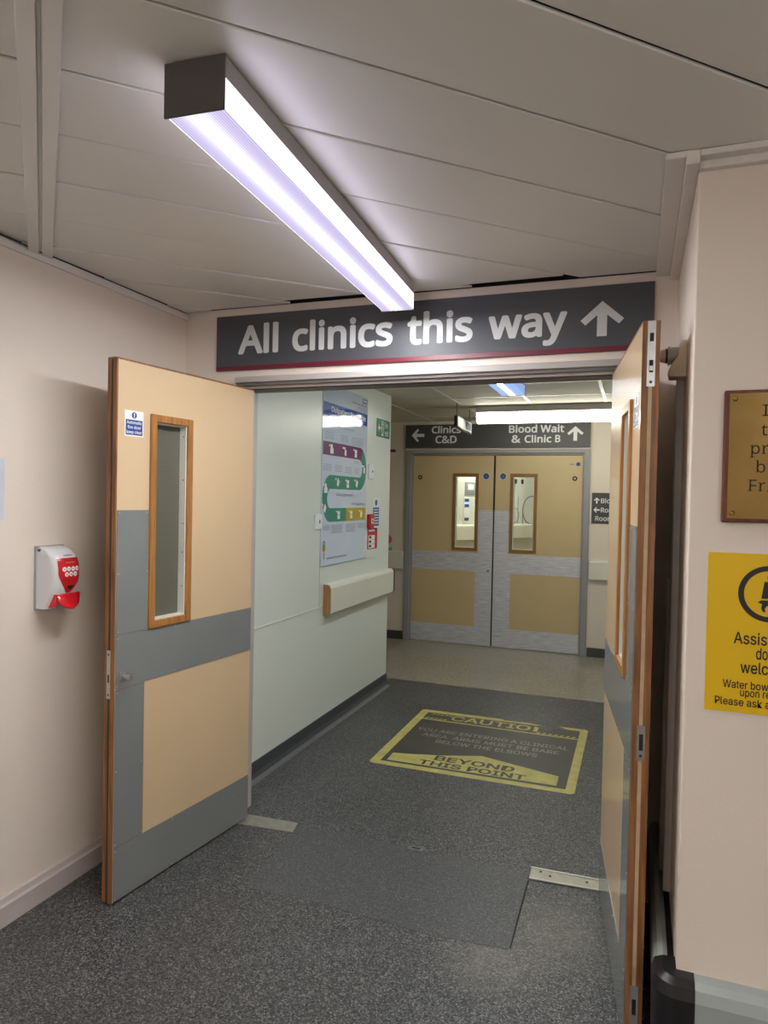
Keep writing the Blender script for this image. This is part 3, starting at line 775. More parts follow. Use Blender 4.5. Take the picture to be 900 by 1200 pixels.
# the winding path
def band(x0, x1, z0, z1, m, name='path_band'): return pbox(name, m, x0, x1, z0, z1)
band(4.064, 4.690, 1.820, 1.908, 'p_purple')
def bend(cx, cz, r0, r1, a0, a1, m, sx=1.0):
    n = 20; v = []
    for k in range(n+1):
        t = math.radians(a0+(a1-a0)*k/n); v.append((cx-4.05+sx*r1*math.cos(t), cz+r1*math.sin(t)))
    for k in range(n, -1, -1):
        t = math.radians(a0+(a1-a0)*k/n); v.append((cx-4.05+sx*r0*math.cos(t), cz+r0*math.sin(t)))
    MB().prism(v, 1, yp, yp+0.0006).build('path_bend', m, po)
bend(4.690, 1.753, 0.063, 0.155, 62, 90, 'p_purple', 0.86)
bend(4.690, 1.753, 0.063, 0.155, -90, 62, 'p_green', 0.86)
band(4.190, 4.690, 1.598, 1.690, 'p_green')
bend(4.190, 1.534, 0.064, 0.156, 90, 270, 'p_green', 0.80)
band(4.190, 4.457, 1.378, 1.470, 'p_green'); band(4.457, 4.820, 1.378, 1.470, 'p_ochre')
def icon(x, z, w_, h_, kind):
    t = MB(); x -= 4.05
    if kind == 0: t.box(x-w_/2, x+w_/2, yp-0.0006, yp, z-h_/2, z+h_*0.1); t.cyl((x-w_*0.1, z+h_*0.28), w_*0.34, 1, yp-0.0006, yp, 14)
    elif kind == 1: t.box(x-w_*0.5, x+w_*0.1, yp-0.0006, yp, z+h_*0.25, z+h_*0.45); t.box(x-w_*0.15, x+w_*0.45, yp-0.0006, yp, z-h_*0.5, z+h_*0.2)
    elif kind == 2: t.box(x-w_*0.4, x+w_*0.4, yp-0.0006, yp, z-h_*0.5, z-h_*0.05); t.box(x-w_*0.4, x+w_*0.4, yp-0.0006, yp, z, z+h_*0.4)
    else: t.prism([(x-w_*0.4, z-h_*0.3), (x+w_*0.1, z-h_*0.5), (x+w_*0.45, z+h_*0.1), (x, z+h_*0.5), (x-w_*0.3, z+h_*0.2)], 1, yp-0.0006, yp)
    t.cyl((x-w_*0.72, z+h_*0.36), w_*0.16, 1, yp-0.0006, yp, 10)
    t.build('icon', 'white', po)
for i, (x, z, k) in enumerate([(4.20, 1.862, 0), (4.42, 1.862, 1), (4.615, 1.862, 2), (4.775, 1.755, 1), (4.31, 1.644, 3), (4.48, 1.640, 2), (4.645, 1.644, 3), (4.115, 1.60, 0), (4.105, 1.47, 3), (4.33, 1.424, 2), (4.55, 1.424, 2), (4.74, 1.424, 3)]):
    icon(x, z, 0.05, 0.060, k)
t = MB()
for (x0, x1, z0, n) in [(4.09, 4.24, 1.965, 4), (4.34, 4.48, 1.965, 4), (4.53, 4.76, 1.968, 5), (4.07, 4.20, 1.755, 4), (4.25, 4.38, 1.755, 4), (4.42, 4.56, 1.752, 4), (4.59, 4.69, 1.80, 2), (4.59, 4.69, 1.752, 4), (4.09, 4.19, 1.352, 3), (4.21, 4.40, 1.352, 5), (4.46, 4.63, 1.352, 5), (4.67, 4.81, 1.350, 3)]:
    for i in range(n):
        d_ = 0.08*random.random()*(x1-x0); t.box(x0-4.05+d_, x1-4.05-d_, yp, yp+0.0006, z0-i*0.0125, z0-i*0.0125+0.0042)
t.build('small_print', 'p_grey', po)['kind'] = 'stuff'
t = MB()
for x0, x1 in ((0.085, 0.205), (0.215, 0.265), (0.275, 0.420)): t.box(x0, x1, yp-0.0046, yp-0.004, 1.132, 1.144)
t.build('small_print', 'p_grey', po)['kind'] = 'stuff'
t = MB(); t.cyl((0.047, 1.205), 0.022, 1, yp-0.0035, yp-0.003, 14); t.build('emblem', 'p_ochre', po)
t = MB(); t.ring((0.047, 1.238), 0.010, 0.018, 1, yp-0.0035, yp-0.003, 14); t.build('emblem', 'p_dark', po); t = MB(); t.box(0.042, 0.052, yp-0.0045, yp-0.004, 1.135, 1.180); t.build('emblem', 'p_dark', po)

sw = on_corr('wall_switch', 3.955); tag(sw, 'white key switch left of the poster', 'switch')
box('back_plate', 'white', (0, 0.10, -0.009, 0, 1.335, 1.430), sw, bevel=0.003); box('key_slot', 'slot', (0.06, 0.072, -0.0105, -0.009, 1.372, 1.395), sw)
sw = on_corr('wall_switch', 4.868); tag(sw, 'white slim switch right of the poster', 'switch')
box('back_plate', 'white', (0, 0.10, -0.009, 0, 1.690, 1.800), sw, bevel=0.003); box('toggle', 'slot', (0.066, 0.080, -0.0105, -0.009, 1.738, 1.752), sw)

ex = on_corr('fire_exit_sign', 5.035); tag(ex, 'green fire exit sign high on the corridor wall', 'sign')
box('sign_board', 'exit', (0, 0.285, -0.004, 0, 2.025, 2.165), ex)
ye = -0.0048
MB().prism(arrow_pts(0.050, 2.095, 0.060, 0.058, 0.017, HALF), 1, ye, -0.004).build('arrow', 'white', ex)
t = MB(); t.box(0.098, 0.152, ye, -0.004, 2.036, 2.154); t.build('pictogram_door', 'white', ex)
t = MB(); t.cyl((0.128, 2.140), 0.010, 1, ye-0.0008, ye, 14)
t.prism([(0.115, 2.125), (0.140, 2.125), (0.135, 2.085), (0.150, 2.042), (0.140, 2.040), (0.124, 2.078), (0.108, 2.048), (0.100, 2.056), (0.116, 2.090)], 1, ye-0.0008, ye)
t.build('pictogram_figure', 'exit', ex)
text(ex, 'Fire', 0.175, 0.245, 2.102, 2.152, ye, 'white', 0.02, height_of='Fi'); text(ex, 'exit', 0.175, 0.250, 2.040, 2.090, ye, 'white', 0.02, height_of='Fi')

nt_ = on_corr('fire_notice', 4.975); tag(nt_, 'white and blue fire action notice behind the red call point', 'notice')
box('notice_plate', 'white', (0, 0.15, -0.002, 0, 1.300, 1.545), nt_)
box('notice_panel', 'navy', (0.01, 0.14, -0.0028, -0.002, 1.325, 1.470), nt_)
MB().cyl((0.075, 1.507), 0.024, 1, -0.0028, -0.002, 22).build('notice_disc', 'navy', nt_)
t = MB()
for i in range(6): t.box(0.025, 0.125, -0.0033, -0.0028, 1.448-i*0.021, 1.456-i*0.021)
t.build('small_print', 'white', nt_)['kind'] = 'stuff'
cp = on_corr('fire_call_point', 4.862); tag(cp, 'red fire alarm break glass call point', 'call point')
box('call_point_box', 'redprint', (0, 0.085, -0.030, 0, 1.310, 1.420), cp, bevel=0.005)
box('call_point_glass', 'white', (0.022, 0.063, -0.0315, -0.028, 1.350, 1.385), cp)
t = MB(); t.cyl((0.042, 1.367), 0.009, 1, -0.033, -0.0315, 14); t.build('push_mark', 'slot', cp)
rn = on_corr('fire_action_notice', 4.882); tag(rn, 'red and white instruction notice below the call point', 'notice')
box('notice_plate', 'redprint', (0, 0.205, -0.002, 0, 1.150, 1.310), rn)
t = MB()
for i in range(3): t.box(0.018, 0.150, -0.0028, -0.002, 1.157+i*0.034, 1.188+i*0.034)
t.box(0.02, 0.15, -0.0028, -0.002, 1.285, 1.300)
t.build('notice_text_panel', 'white', rn)
t = MB()
for i in range(3): t.box(0.03, 0.075, -0.0034, -0.0028, 1.166+i*0.034, 1.182+i*0.034)
t.build('small_print', 'slot', rn)['kind'] = 'stuff'

# bumper rail under the poster
rl = on_corr('bumper_rail', 4.112); tag(rl, 'pale wall bumper rail below the poster with timber end', 'bumper rail')
prf = [(0, 0.770), (-0.040, 0.770), (-0.052, 0.782), (-0.052, 0.945), (-0.045, 0.962), (-0.030, 0.970), (0, 0.970)]
MB().prism(prf, 0, 0.012, 1.245).build('rail_cover', 'rail_pale', rl)
MB().prism([(p[0]*0.96, 0.869+(p[1]-0.869)*0.98) for p in prf], 0, 0.0, 0.012).build('timber_end', 'rail_wood', rl)
MB().prism([(p[0]*1.05, 0.87+(p[1]-0.87)*1.02) for p in prf], 0, 1.245, 1.268).build('rail_end_cap', 'rubber', rl)
for nm, x0, x1, lb in (('bumper_rail', -4.55, -2.40, 'pale bumper rail on the far wall left of the doors'), ('bumper_rail', -0.44, 0.10, 'pale bumper rail on the far wall right of the doors')):
    r = empty(nm, (0, YF, 0)); tag(r, lb, 'bumper rail')
    MB().prism([(-p[0]*-0.8, p[1]) for p in prf], 0, x0, x1).build('rail_cover', 'rail_pale', r)
    box('rail_backing', 'rail_wood', (x0+0.01, x1-0.01, -0.006, 0, 0.80, 0.94), r)
n = empty('wall_notice', (0, YF, 0)); tag(n, 'pink round edged notice beside the end of the corridor wall', 'notice')
MB().cyl((-2.585, 1.09), 0.048, 1, -0.003, 0, 22).build('notice_sheet', 'pink_note', n)
n = empty('wall_notice', (0, YF, 0)); tag(n, 'pale teal notice low beside the end of the corridor wall', 'notice')
MB().prism([(-2.64, 0.84), (-2.535, 0.90), (-2.535, 1.01), (-2.64, 0.985)], 1, -0.003, 0).build('notice_sheet', 'teal_note', n)
b = box('wall_bracket', 'screw_dark', (-2.66, -2.515, YF-0.03, YF, 2.055, 2.08)); tag(b, 'thin dark bracket high on the far wall', 'bracket')

# things on the wall beyond the far glass
ang_b = math.atan2(11.25-7.36, -0.55+2.75)
def beyond(name, s): return empty(name, (-2.75+s*math.cos(ang_b), 7.36+s*math.sin(ang_b), 0), ang_b)
r = beyond('bumper_rail', 0.15); r.location.z = 0.26; tag(r, 'cream bumper rail on the wall seen through far glass', 'bumper rail')
MB().prism(prf, 0, 0, 4.1).build('rail_cover', 'rail_pale', r); box('rail_backing', 'rail_wood', (0.01, 4.09, -0.006, 0, 0.78, 0.95), r)
n = beyond('wall_notice', 1.40); tag(n, 'grey square notice seen through the left far glass', 'notice')
box('notice_sheet', 'frame_far', (0, 0.20, -0.006, 0, 1.60, 1.77), n); box('notice_panel', 'p_grey', (0.02, 0.18, -0.008, -0.006, 1.615, 1.655), n); box('notice_panel', 'white', (0.05, 0.16, -0.008, -0.006, 1.675, 1.745), n)
n = beyond('wall_notice', 1.38); tag(n, 'blue and white strip notice seen through the left far glass', 'notice')
box('notice_sheet', 'white', (0, 0.11, -0.006, 0, 1.26, 1.58), n)
for z in (1.52, 1.45, 1.28): box('notice_panel', 'p_blue' if z > 1.4 else 'p_dark', (0.015, 0.095, -0.008, -0.006, z, z+0.04), n)
n = beyond('wall_drawing', 2.26); tag(n, 'pale line drawing of an arch seen through right far glass', 'wall drawing')
t = MB(); t.ring((0.50, 1.42), 0.185, 0.20, 1, -0.004, 0, 40); t.box(0.30, 0.312, -0.004, 0, 1.08, 1.42); t.box(0.688, 0.70, -0.004, 0, 1.20, 1.42); t.box(0.44, 0.64, -0.004, 0, 1.10, 1.12)
t.ring((0.12, 1.35), 0.10, 0.108, 1, -0.004, 0, 30); t.box(0.20, 0.206, -0.004, 0, 1.05, 1.60); t.box(0.05, 0.056, -0.004, 0, 1.05, 1.60)
t.build('line_work', 'p_grey', n)['kind'] = 'stuff'
box('notice_panel', 'p_grey', (0.56, 0.62, -0.005, 0, 1.38, 1.46), n)
for x in (0.12, 0.26): box('door_switch', 'slot', (x, x+0.04, -0.01, 0, 1.78, 1.84), n)

# ------------------------------------------------------------------ things by the plaque wall
def on_wall(name): return empty(name, (0, YP, 0))
pl = on_wall('brass_plaque'); tag(pl, 'engraved brass plaque on a mahogany board', 'plaque')
box('wooden_board', 'plaque_wood', (0.197, 0.503, -0.016, 0, 1.498, 1.828), pl, bevel=0.004)
box('brass_plate', 'brass', (0.209, 0.491, -0.0185, -0.016, 1.508, 1.819), pl)
for x in (0.221, 0.479):
    for z in (1.521, 1.806):
        t = MB(); t.cyl((x, z), 0.0062, 1, -0.021, -0.0185, 18, 0.0066); t.cyl((x, z), 0.0040, 1, -0.0235, -0.021, 18, 0.006)
        t.build('dome_screw', 'brass', pl)
SERIF = {'I': 'BLTL', 'n': 'BLBRtl', 't': '', 'h': 'BLBRTl', 'p': 'BLtl', 'r': 'BLtl', 'b': 'Tl', 'y': 'tltr', 'F': 'BLTl', 'i': 'BC', 'o': '', 'e': '', 'v': 'tltr', 'd': 'BR', 's': ''}
def serif_line(mb, s, x, base, cap, y):
    sc = cap/max(v[1] for v in glyph_mesh('I', 0.0)[0])
    for ch in s:
        if ch == ' ': x += cap*0.38; continue
        vs_, fs = glyph_mesh(ch, 0.0)
        x0 = min(v[0] for v in vs_); x1 = max(v[0] for v in vs_); z0 = min(v[1] for v in vs_); z1 = max(v[1] for v in vs_)
        mb.add([(x+(v[0]-x0)*sc, y, base+v[1]*sc) for v in vs_], fs)
        L_, R_ = x, x+(x1-x0)*sc; B_, T_ = base+z0*sc, base+z1*sc
        th = cap*0.055; e = cap*0.11; st = cap*0.13; B0 = B_ if ch == 'p' else base
        def bar(a, b, z): mb.add([(a, y, z), (b, y, z), (b, y, z+th), (a, y, z+th)], [(0, 1, 2, 3)])
        f = SERIF.get(ch, '')
        if 'BL' in f: bar(L_-e, L_+st+e, B0)
        if 'BR' in f: bar(R_-st-e, R_+e, B0)
        if 'BC' in f: bar(L_-e, R_+e, B0)
        if 'TL' in f: bar(L_-e, L_+st+e, T_-th)
        if 'Tl' in f: bar(L_-e, L_+st*0.5, T_-th)
        if 'tl' in f: bar(L_-e, L_+st*0.5, base+cap*0.70)
        if 'tr' in f: bar(R_-st*0.5, R_+e, base+cap*0.70)
        x = R_+cap*0.24
t = MB()
for s, x, b_ in (('In', 0.284, 1.762), ('the', 0.281, 1.714), ('provided', 0.260, 1.669), ('by the', 0.273, 1.623), ('Friends', 0.258, 1.577)):
    serif_line(t, s, x, b_, 0.028, -0.0190)
t.build('engraving', 'slot', pl)['kind'] = 'stuff'

yn = on_wall('assistance_dogs_notice'); tag(yn, 'yellow Assistance dogs welcome notice below the brass plaque', 'notice')
box('notice_board', 'yellow', (0.172, 0.452, -0.003, 0, 1.019, 1.421), yn)
y_ = -0.0038; cx, cz = 0.312, 1.322
MB().ring((cx, cz), 0.057, 0.070, 1, y_, -0.003, 64).build('pictogram_ring', 'black', yn)
t = MB(); t.cyl((cx+0.002, cz+0.041), 0.008, 1, y_, -0.003, 18)
t.prism([(cx-0.012, cz+0.030), (cx+0.014, cz+0.030), (cx+0.017, cz+0.0), (cx+0.010, cz-0.004), (cx+0.014, cz-0.045), (cx+0.004, cz-0.045), (cx+0.0, cz-0.010), (cx-0.006, cz-0.012), (cx-0.018, cz-0.012)], 1, y_, -0.003)
t.build('pictogram_person', 'black', yn)
t = MB()
t.prism([(cx-0.026, cz-0.022), (cx-0.018, cz-0.016), (cx-0.006, cz-0.016), (cx+0.020, cz-0.019), (cx+0.030, cz-0.010), (cx+0.040, cz-0.014), (cx+0.036, cz-0.022), (cx+0.028, cz-0.026), (cx+0.028, cz-0.044), (cx+0.022, cz-0.044), (cx+0.019, cz-0.030), (cx-0.004, cz-0.029), (cx-0.010, cz-0.036), (cx-0.008, cz-0.045), (cx-0.014, cz-0.045), (cx-0.018, cz-0.036), (cx-0.016, cz-0.026), (cx-0.020, cz-0.024)], 1, y_-0.0003, -0.003)
t.build('pictogram_dog', 'black', yn)
for s, x0, z0, cap in (('Assistance', 0.235, 1.194, 0.029), ('dogs', 0.286, 1.158, 0.029), ('welcome', 0.252, 1.121, 0.029), ('Water bowl available', 0.213, 1.081, 0.0195), ('upon request', 0.253, 1.062, 0.0195), ('Please ask at reception', 0.196, 1.037, 0.0195)):
    vv = glyph_mesh(s, 0.008, INTER)[0]; capv = glyph_mesh('A', 0.008, INTER)[0]
    t = MB(); sc = cap/(max(v[1] for v in capv)); xm = min(v[0] for v in vv)
    wd = (2*(cx-x0))
    sx = wd/(max(v[0] for v in vv)-xm)
    t.add([(x0+(v[0]-xm)*sx, y_-v[2], z0+v[1]*sc) for v in vv], glyph_mesh(s, 0.008, INTER)[1]); t.build('lettering', 'black', yn)

# low bumper rail round the corner
br = on_wall('corner_bumper_rail'); tag(br, 'grey low bumper rail with black corner piece below yellow notice', 'bumper rail')
rp = [(0, 0.135), (-0.040, 0.135), (-0.056, 0.150), (-0.058, 0.29), (-0.050, 0.318), (-0.030, 0.328), (0, 0.330)]
MB().prism(rp, 0, XR+0.040, HX).build('rail_cover', 'rail', br)
# the return along the recess wall
rs = [(-0.018, 0.137), (-0.040, 0.137), (-0.054, 0.150), (-0.057, 0.28), (-0.053, 0.305), (-0.043, 0.322), (-0.030, 0.326), (-0.018, 0.318)]
MB().prism([(XR+p[0], p[1]) for p in rs], 1, 0.05, 0.89).build('rail_cover', 'rail', br)
box('rail_carrier', 'rubber', (XR-0.018, XR, 0.06, 0.88, 0.15, 0.30), br)
# black corner: profile swept round the corner
path = []
def corner_pt(off, t):   # t 0..1 from front run to side run, off outward distance
    cxx, cyy = XR, 0.0
    if t <= 0.25: return (XR+0.042-(0.042)*(t/0.25), -off)
    if t >= 0.75: return (XR-off, 0.052*((t-0.75)/0.25))
    a = (t-0.25)/0.5*math.pi/2
    return (XR-off*math.sin(a), -off*math.cos(a))
ts = [0, 0.25]+[0.25+0.5*k/10 for k in range(1, 10)]+[0.75, 1.0]
vts = []; fcs = []
rpc = [(-p[0]*1.03, 0.2325+(p[1]-0.2325)*1.012) for p in rp]
for t_ in ts:
    for o_, z_ in rpc: x_, y2 = corner_pt(o_, t_); vts.append((x_, y2, z_))
nr = len(rpc)
for i in range(len(ts)-1):
    for j in range(nr-1): fcs.append((i*nr+j, (i+1)*nr+j, (i+1)*nr+j+1, i*nr+j+1))
fcs.append(tuple(range(nr))); fcs.append(tuple((len(ts)-1)*nr+k for k in range(nr)))
MB().add(vts, fcs, False).build('corner_piece', 'rubber', br)

# magnetic door holder on the recess wall (frame: local x to -Y, out = -x world)
mh = empty('door_holder', (XR, 2.24, 0), -HALF); tag(mh, 'beige magnetic door holder between right door and wall', 'door holder')
pf = [(-0.0, 1.915), (-0.046, 1.915), (-0.050, 1.935), (-0.040, 1.955), (-0.026, 1.975), (-0.022, 2.005), (-0.016, 2.022), (0, 2.022)]
MB().prism([(p[0], p[1]) for p in pf], 0, -0.036, 0.036).build('holder_body', 'beige', mh, bevel=0.003)
MB().ring((-0.026, 1.942), 0.009, 0.011, 0, 0.036, 0.0372, 24).build('test_button', 'beige', mh)
t = MB(); t.cyl((0, 1.983), 0.025, 1, -0.048, -0.018, 28); t.cyl((0, 1.983), 0.028, 1, -0.052, -0.046, 28); t.build('electromagnet', 'grey_plastic', mh)
MB().cyl((0, 1.983), 0.022, 1, -0.058, -0.052, 28).build('magnet_face', 'rubber', mh)
t = MB(); t.cyl((0, 1.983), 0.017, 1, -0.072, -0.058, 24, 0.021); t.cyl((0, 1.983), 0.014, 1, -0.080, -0.071, 18); t.cyl((0, 1.983), 0.008, 1, -0.103, -0.078, 14); t.build('armature_plate', 'beige', mh)
tk = MB().box(XR-0.022, XR, 2.30, 2.345, 0.34, 1.99).build('cable_trunking', 'trunk', None, bevel=0.002, segs=1)
tag(tk, 'pale vertical cable trunking running down from the door holder', 'trunking')
tk = MB().box(XR-0.030, XR, 2.43, 2.47, 0.34, 1.30).build('cable_trunking', 'trunk', None, bevel=0.002, segs=1)
tag(tk, 'shorter trunking in the shade behind the right door', 'trunking')

# ------------------------------------------------------------------ soap dispenser on the left wall
DW, DZ = 0.126, 1.108
dp = empty('soap_dispenser', (XL, 1.952, DZ), HALF); tag(dp, 'white soap dispenser with red label and red push lever', 'dispenser')
def front(z):   # depth of the shell at height z
    pts = [(0.0, 0.064), (0.012, 0.066), (0.05, 0.092), (0.075, 0.103), (0.11, 0.109), (0.15, 0.1085), (0.175, 0.103), (0.195, 0.093), (0.21, 0.078), (0.222, 0.055), (0.228, 0.02)]
    for (a, da), (b, db) in zip(pts, pts[1:]):
        if a <= z <= b: return da+(db-da)*(z-a)/(b-a)
    return 0.02
zs = [0.0, 0.006]+[0.012+0.009*i for i in range(22)]+[0.214, 0.219, 0.223, 0.226, 0.228]
NX = 14
vts = []; fcs = []
def width_prof(u):   # u -1..1 across the front: 1 in the middle, falling to the sides
    return 1-0.28*abs(u)**5
for z in zs:
    ins = 0.010*max(0, (z-0.20)/0.028)**2
    for k in range(NX+1):
        u = -1+2*k/NX
        vts.append((DW/2+u*(DW/2-ins), -front(z)*width_prof(u), z))
    vts.append((DW-ins, 0, z)); vts.append((ins, 0, z))
st = NX+3
for r in range(len(zs)-1):
    for k in range(st): fcs.append((r*st+k, r*st+(k+1) % st, (r+1)*st+(k+1) % st, (r+1)*st+k))
mbd = MB(); mbd.add(vts, fcs, True); mbd.add(vts[:st], [tuple(range(st))]); mbd.add(vts[-st:], [tuple(range(st))])
shell = mbd.build('dispenser_shell', 'disp', dp)
for p_ in shell.data.polygons:
    if abs(p_.normal.x) > 0.9: p_.use_smooth = False
box('back_plate', 'grey_plastic', (-0.003, DW+0.003, -0.008, 0, -0.004, 0.231), dp)
MB().cyl((-0.02, 0.216), 0.005, 0, -0.0012, 0.004, 12).build('lock_hole', 'screw_dark', dp)
def on_front(pts2, off):
    out = []
    for x, z in pts2:
        u = (x-DW/2)/(DW/2); out.append((x, -front(z)*width_prof(u)-off, z))
    return out
# red shield label
rowz = [0.058+0.0062*i for i in range(22)]
vts = []; fcs = []
for z in rowz:
    t_ = (z-0.058)/(rowz[-1]-0.058); hw = 0.050*min(1.0, 0.12+0.95*math.sin(min(1, t_*1.35+0.02)*math.pi/2)**0.8)
    top_dip = 0
    vts += on_front([(DW/2+hw*(-1+2*k/8), z) for k in range(9)], 0.0012)
for r in range(len(rowz)-1):
    for k in range(8): fcs.append((r*9+k, r*9+k+1, r*9+10+k, r*9+9+k))
MB().add(vts, fcs, True).build('red_label', 'redprint', dp)
def dots(pts, rad, m, name, off=0.002):
    for (x, z) in pts:
        ring_ = on_front([(x+rad*math.cos(2*math.pi*k/18), z+rad*math.sin(2*math.pi*k/18)) for k in range(18)], off)
        MB().add(ring_, [tuple(range(18))]).build(name, m, dp)
dots([(DW/2+d_, 0.148) for d_ in (-0.030, -0.010, 0.010, 0.030)]+[(DW/2+d_, 0.128) for d_ in (-0.020, 0.0, 0.020)], 0.0088, 'white', 'label_symbol')
dots([(DW/2+d_, 0.148) for d_ in (-0.030, -0.010, 0.010, 0.030)]+[(DW/2+d_, 0.128) for d_ in (-0.020, 0.0, 0.020)], 0.0032, 'pink_note', 'symbol_print', 0.0026)
MB().add(on_front([(DW/2-0.022, 0.170), (DW/2+0.022, 0.170), (DW/2+0.022, 0.1735), (DW/2-0.022, 0.1735)], 0.002), [(0, 1, 2, 3)]).build('label_print', 'pink_note', dp)
MB().add(on_front([(DW/2-0.020, 0.196), (DW/2+0.022, 0.196), (DW/2+0.022, 0.1985), (DW/2-0.020, 0.1985)], 0.002), [(0, 1, 2, 3)]).build('label_print', 'p_dark', dp)
vis = on_front([(DW/2-0.017, 0.084), (DW/2-0.010, 0.075), (DW/2, 0.071), (DW/2+0.010, 0.075), (DW/2+0.017, 0.084), (DW/2, 0.087)], 0.003)
MB().add(vis, [tuple(range(6))]).build('level_window', 'slot', dp)
# lever: curved scoop with side cheeks
vts = []; fcs = []
LR = 10; LC = 12
for sd in (0, 1):
    for r in range(LR+1):
        t_ = r/LR
        z = 0.056-0.056*t_; dep = 0.096+0.030*t_**0.8-0.003*sd
        hw = 0.050*math.sqrt(max(0.02, 1-(max(0, t_-0.30)/0.72)**2))
        for c in range(LC+1):
            u = -1+2*c/LC; vts.append((DW/2+u*hw, -(dep-0.010*u*u), z))
n1 = (LR+1)*(LC+1)
for sd in (0, 1):
    for r in range(LR):
        for c in range(LC):
            a = sd*n1+r*(LC+1)+c; fcs.append((a, a+1, a+LC+2, a+LC+1))
edge = [r*(LC+1) for r in range(LR+1)]+[LR*(LC+1)+c for c in range(1, LC+1)]+[r*(LC+1)+LC for r in range(LR-1, -1, -1)]
for a, b_ in zip(edge, edge[1:]): fcs.append((a, b_, b_+n1, a+n1))
lev = MB().add(vts, fcs, True).build('push_lever', 'red', dp)
for x in (0.006, DW-0.010):
    MB().prism([(-0.060, 0.004), (-0.096, 0.012), (-0.100, 0.054), (-0.088, 0.056)], 0, x, x+0.004).build('lever_cheek', 'red', dp)

# framed notice at the picture's left edge
fn = empty('framed_notice', (XL, 1.494, 0), HALF); tag(fn, 'pale framed notice on the wall left of the dispenser', 'notice')
for b_ in ((0, 0.313, -0.014, 0, 1.440, 1.470), (0, 0.313, -0.014, 0, 1.621, 1.651), (0, 0.022, -0.014, 0, 1.470, 1.621), (0.291, 0.313, -0.014, 0, 1.470, 1.621)):
    box('frame_bar', 'blueframe', b_, fn)
box('notice_panel', 'frame_far', (0.022, 0.291, -0.008, 0, 1.470, 1.621), fn)
# small clip on the ceiling, upper left
hk = empty('ceiling_clip', (-1.215, 1.03, ZC), math.radians(44)); tag(hk, 'small clear plastic clip on ceiling plank joint', 'clip')
box('clip_base', 'bead', (-0.03, 0.008, -0.006, 0.006, -0.006, 0), hk, bevel=0.001); box('clip_tab', 'bead', (-0.004, 0.008, -0.008, 0.008, -0.016, -0.006), hk, bevel=0.001)

# ------------------------------------------------------------------ on the floor
fp = MB().prism([(-1.447, 2.832), (-1.404, 2.35), (-1.076, 2.362), (-0.664, 2.336), (-0.378, 2.36), (-0.384, 2.832), (-0.42, 2.892), (-1.40, 2.892)], 2, 0, 0.0012).build('floor_patch', 'patch')
tag(fp, 'smoother grey vinyl repair patch in the doorway', 'floor patch', 'structure')
sm = MB().prism([(-0.376, 2.37), (-0.372, 2.37), (-0.376, 2.83), (-0.382, 2.83), (-0.380, 2.6)], 2, 0, 0.0018).build('floor_seam', 'slot')
tag(sm, 'open dark seam beside the doorway floor patch', 'floor seam', 'structure')
def strip_plate(name, pts, label, ridge):
    s = empty(name, (0, 0, 0)); tag(s, label, 'threshold plate')
    MB().prism(pts, 2, 0, 0.004).build('plate', 'alu', s, bevel=0.0012, segs=1)
    return s
s = strip_plate('threshold_plate', [(-1.728, 2.795), (-1.447, 2.817), (-1.468, 2.908), (-1.728, 2.895)], 'flat metal plate on the floor at the left door', False)
for x, y in ((-1.66, 2.88), (-1.60, 2.885), (-1.50, 2.87)): MB().cyl((x, y), 0.005, 2, 0.004, 0.005, 10).build('plate_screw', 'screw', s)
s = strip_plate('threshold_plate', [(-0.378, 2.834), (-0.05, 2.852), (-0.05, 2.936), (-0.381, 2.929)], 'metal strip on the floor under the right door', True)
MB().prism([(-0.378, 2.834), (-0.05, 2.852), (-0.05, 2.858), (-0.378, 2.840)], 2, 0.004, 0.007).build('strip_ridge', 'chrome', s)
MB().prism([(-0.381, 2.920), (-0.05, 2.928), (-0.05, 2.936), (-0.381, 2.929)], 2, 0.004, 0.007).build('strip_ridge', 'chrome', s)
for x, y in ((-0.30, 2.885), (-0.155, 2.895), (-0.34, 2.905)): MB().cyl((x, y), 0.006, 2, 0.004, 0.0048, 10).build('screw_hole', 'slot', s)
s = empty('bolt_socket', (-0.88, 2.895, 0)); tag(s, 'small slotted bolt socket in the doorway floor', 'bolt socket')
MB().box(-0.035, 0.035, -0.014, 0.014, 0.0012, 0.003).build('socket_plate', 'plate', s); MB().box(-0.018, 0.020, -0.006, 0.005, 0.003, 0.0034).build('socket_slot', 'slot', s)

# caution mat printed on the floor
cm = empty('floor_sticker', (0, 0, 0)); tag(cm, 'worn black and yellow CAUTION sticker on the corridor floor', 'floor sticker')
X0, X1, Y0, Y1 = -1.442, -0.276, 3.748, 4.856
rr = 0.03
def rounded(x0, x1, y0, y1, r, n=6):
    p = []
    for (cx_, cy_, a) in ((x1-r, y1-r, 0), (x0+r, y1-r, 90), (x0+r, y0+r, 180), (x1-r, y0+r, 270)):
        for k in range(n+1): t_ = math.radians(a+90*k/n); p.append((cx_+r*math.cos(t_), cy_+r*math.sin(t_)))
    return p
MB().prism([(X0+0.05, Y0+0.05), (X1-0.05, Y0+0.05), (X1-0.05, 4.80), (-0.50, 4.80), (-0.53, 4.74), (-0.60, 4.77), (-0.66, 4.80), (X0+0.05, 4.80)], 2, 0, 0.0008).build('sticker_field', 'decal_k', cm)
z0_, z1_ = 0.0, 0.0011
MB().prism([(X0, Y0+0.02), (X0+0.02, Y0), (X0+0.056, Y0), (X0+0.056, Y1), (X0+0.02, Y1), (X0, Y1-0.02)], 2, z0_, z1_).build('border', 'decal_y', cm)
MB().prism([(X1-0.05, Y0), (X1-0.02, Y0), (X1, Y0+0.02), (X1, Y1-0.02), (X1-0.02, Y1), (X1-0.05, Y1)], 2, z0_, z1_).build('border', 'decal_y', cm)
MB().box(X0+0.056, X1-0.05, Y0, Y0+0.052, z0_, z1_).build('border', 'decal_y', cm)
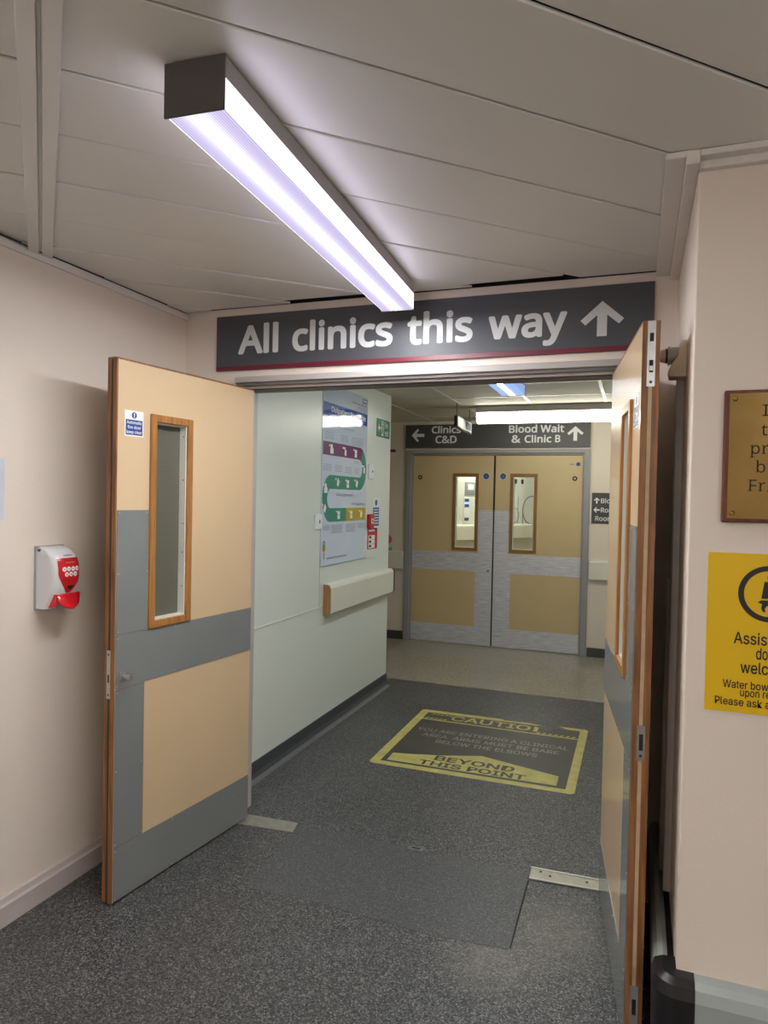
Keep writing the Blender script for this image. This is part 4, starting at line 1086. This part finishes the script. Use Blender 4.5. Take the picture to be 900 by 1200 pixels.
MB().prism([(X0+0.056, Y1), (-0.86, Y1), (-0.84, Y1-0.02), (-0.66, Y1-0.012), (-0.58, Y1-0.03), (-0.62, Y1-0.045), (-0.80, Y1-0.042), (-0.90, Y1-0.052), (X0+0.056, Y1-0.055)], 2, z0_, z1_).build('border', 'decal_y', cm)
MB().prism([(-0.47, Y1-0.004), (X1-0.05, Y1), (X1-0.05, Y1-0.052), (-0.42, Y1-0.045)], 2, z0_, z1_).build('border', 'decal_y', cm)
MB().prism([(X0+0.056, 4.640), (X1-0.05, 4.625), (X1-0.05, 4.642), (X0+0.056, 4.658)], 2, 0.0008, 0.0012).build('divider', 'decal_y', cm)
t = MB()
for i in range(5): x = X0+0.07+i*0.032; t.prism([(x, 4.665), (x+0.014, 4.665), (x+0.030, 4.69), (x+0.016, 4.69)], 2, 0.0008, 0.0012); t.prism([(x+0.02, 4.76), (x+0.034, 4.76), (x+0.05, 4.785), (x+0.036, 4.785)], 2, 0.0008, 0.0012)
for i in range(7): x = -0.60+i*0.038; t.prism([(x, 4.65), (x+0.016, 4.65), (x+0.032, 4.675), (x+0.016, 4.675)], 2, 0.0008, 0.0012)
t.build('hatching', 'decal_y', cm)['kind'] = 'stuff'
text(cm, 'CAUTIO', -1.195, -0.645, 4.680, 4.785, 0.0013, 'decal_y', 0.016, flat=True, face=INTER)
MB().prism([(-0.622, 4.682), (-0.595, 4.682), (-0.595, 4.765), (-0.622, 4.785)], 2, 0.0008, 0.0013).build('lettering', 'decal_y', cm)
text(cm, 'YOU ARE ENTERING A CLINICAL', -1.352, -0.368, 4.400, 4.462, 0.0012, 'decal_g', 0.012, flat=True, face=INTER)
text(cm, 'AREA. ARMS MUST BE BARE', -1.288, -0.416, 4.305, 4.367, 0.0012, 'decal_g', 0.012, flat=True, face=INTER)
text(cm, 'BELOW THE ELBOWS', -1.171, -0.535, 4.212, 4.274, 0.0012, 'decal_g', 0.012, flat=True, face=INTER)
MB().prism([(-1.352, 3.825), (-0.377, 3.830), (-0.378, 3.966), (-0.60, 4.03), (-0.844, 4.101), (-1.05, 4.02), (-1.25, 3.965), (-1.356, 3.942)], 2, 0.0008, 0.0012).build('yellow_panel', 'decal_y', cm)
text(cm, 'BEYOND', -1.098, -0.625, 3.925, 4.005, 0.0014, 'decal_k', 0.025, flat=True, face=INTER)
text(cm, 'THIS POINT', -1.170, -0.548, 3.835, 3.908, 0.0014, 'decal_k', 0.025, flat=True, face=INTER)
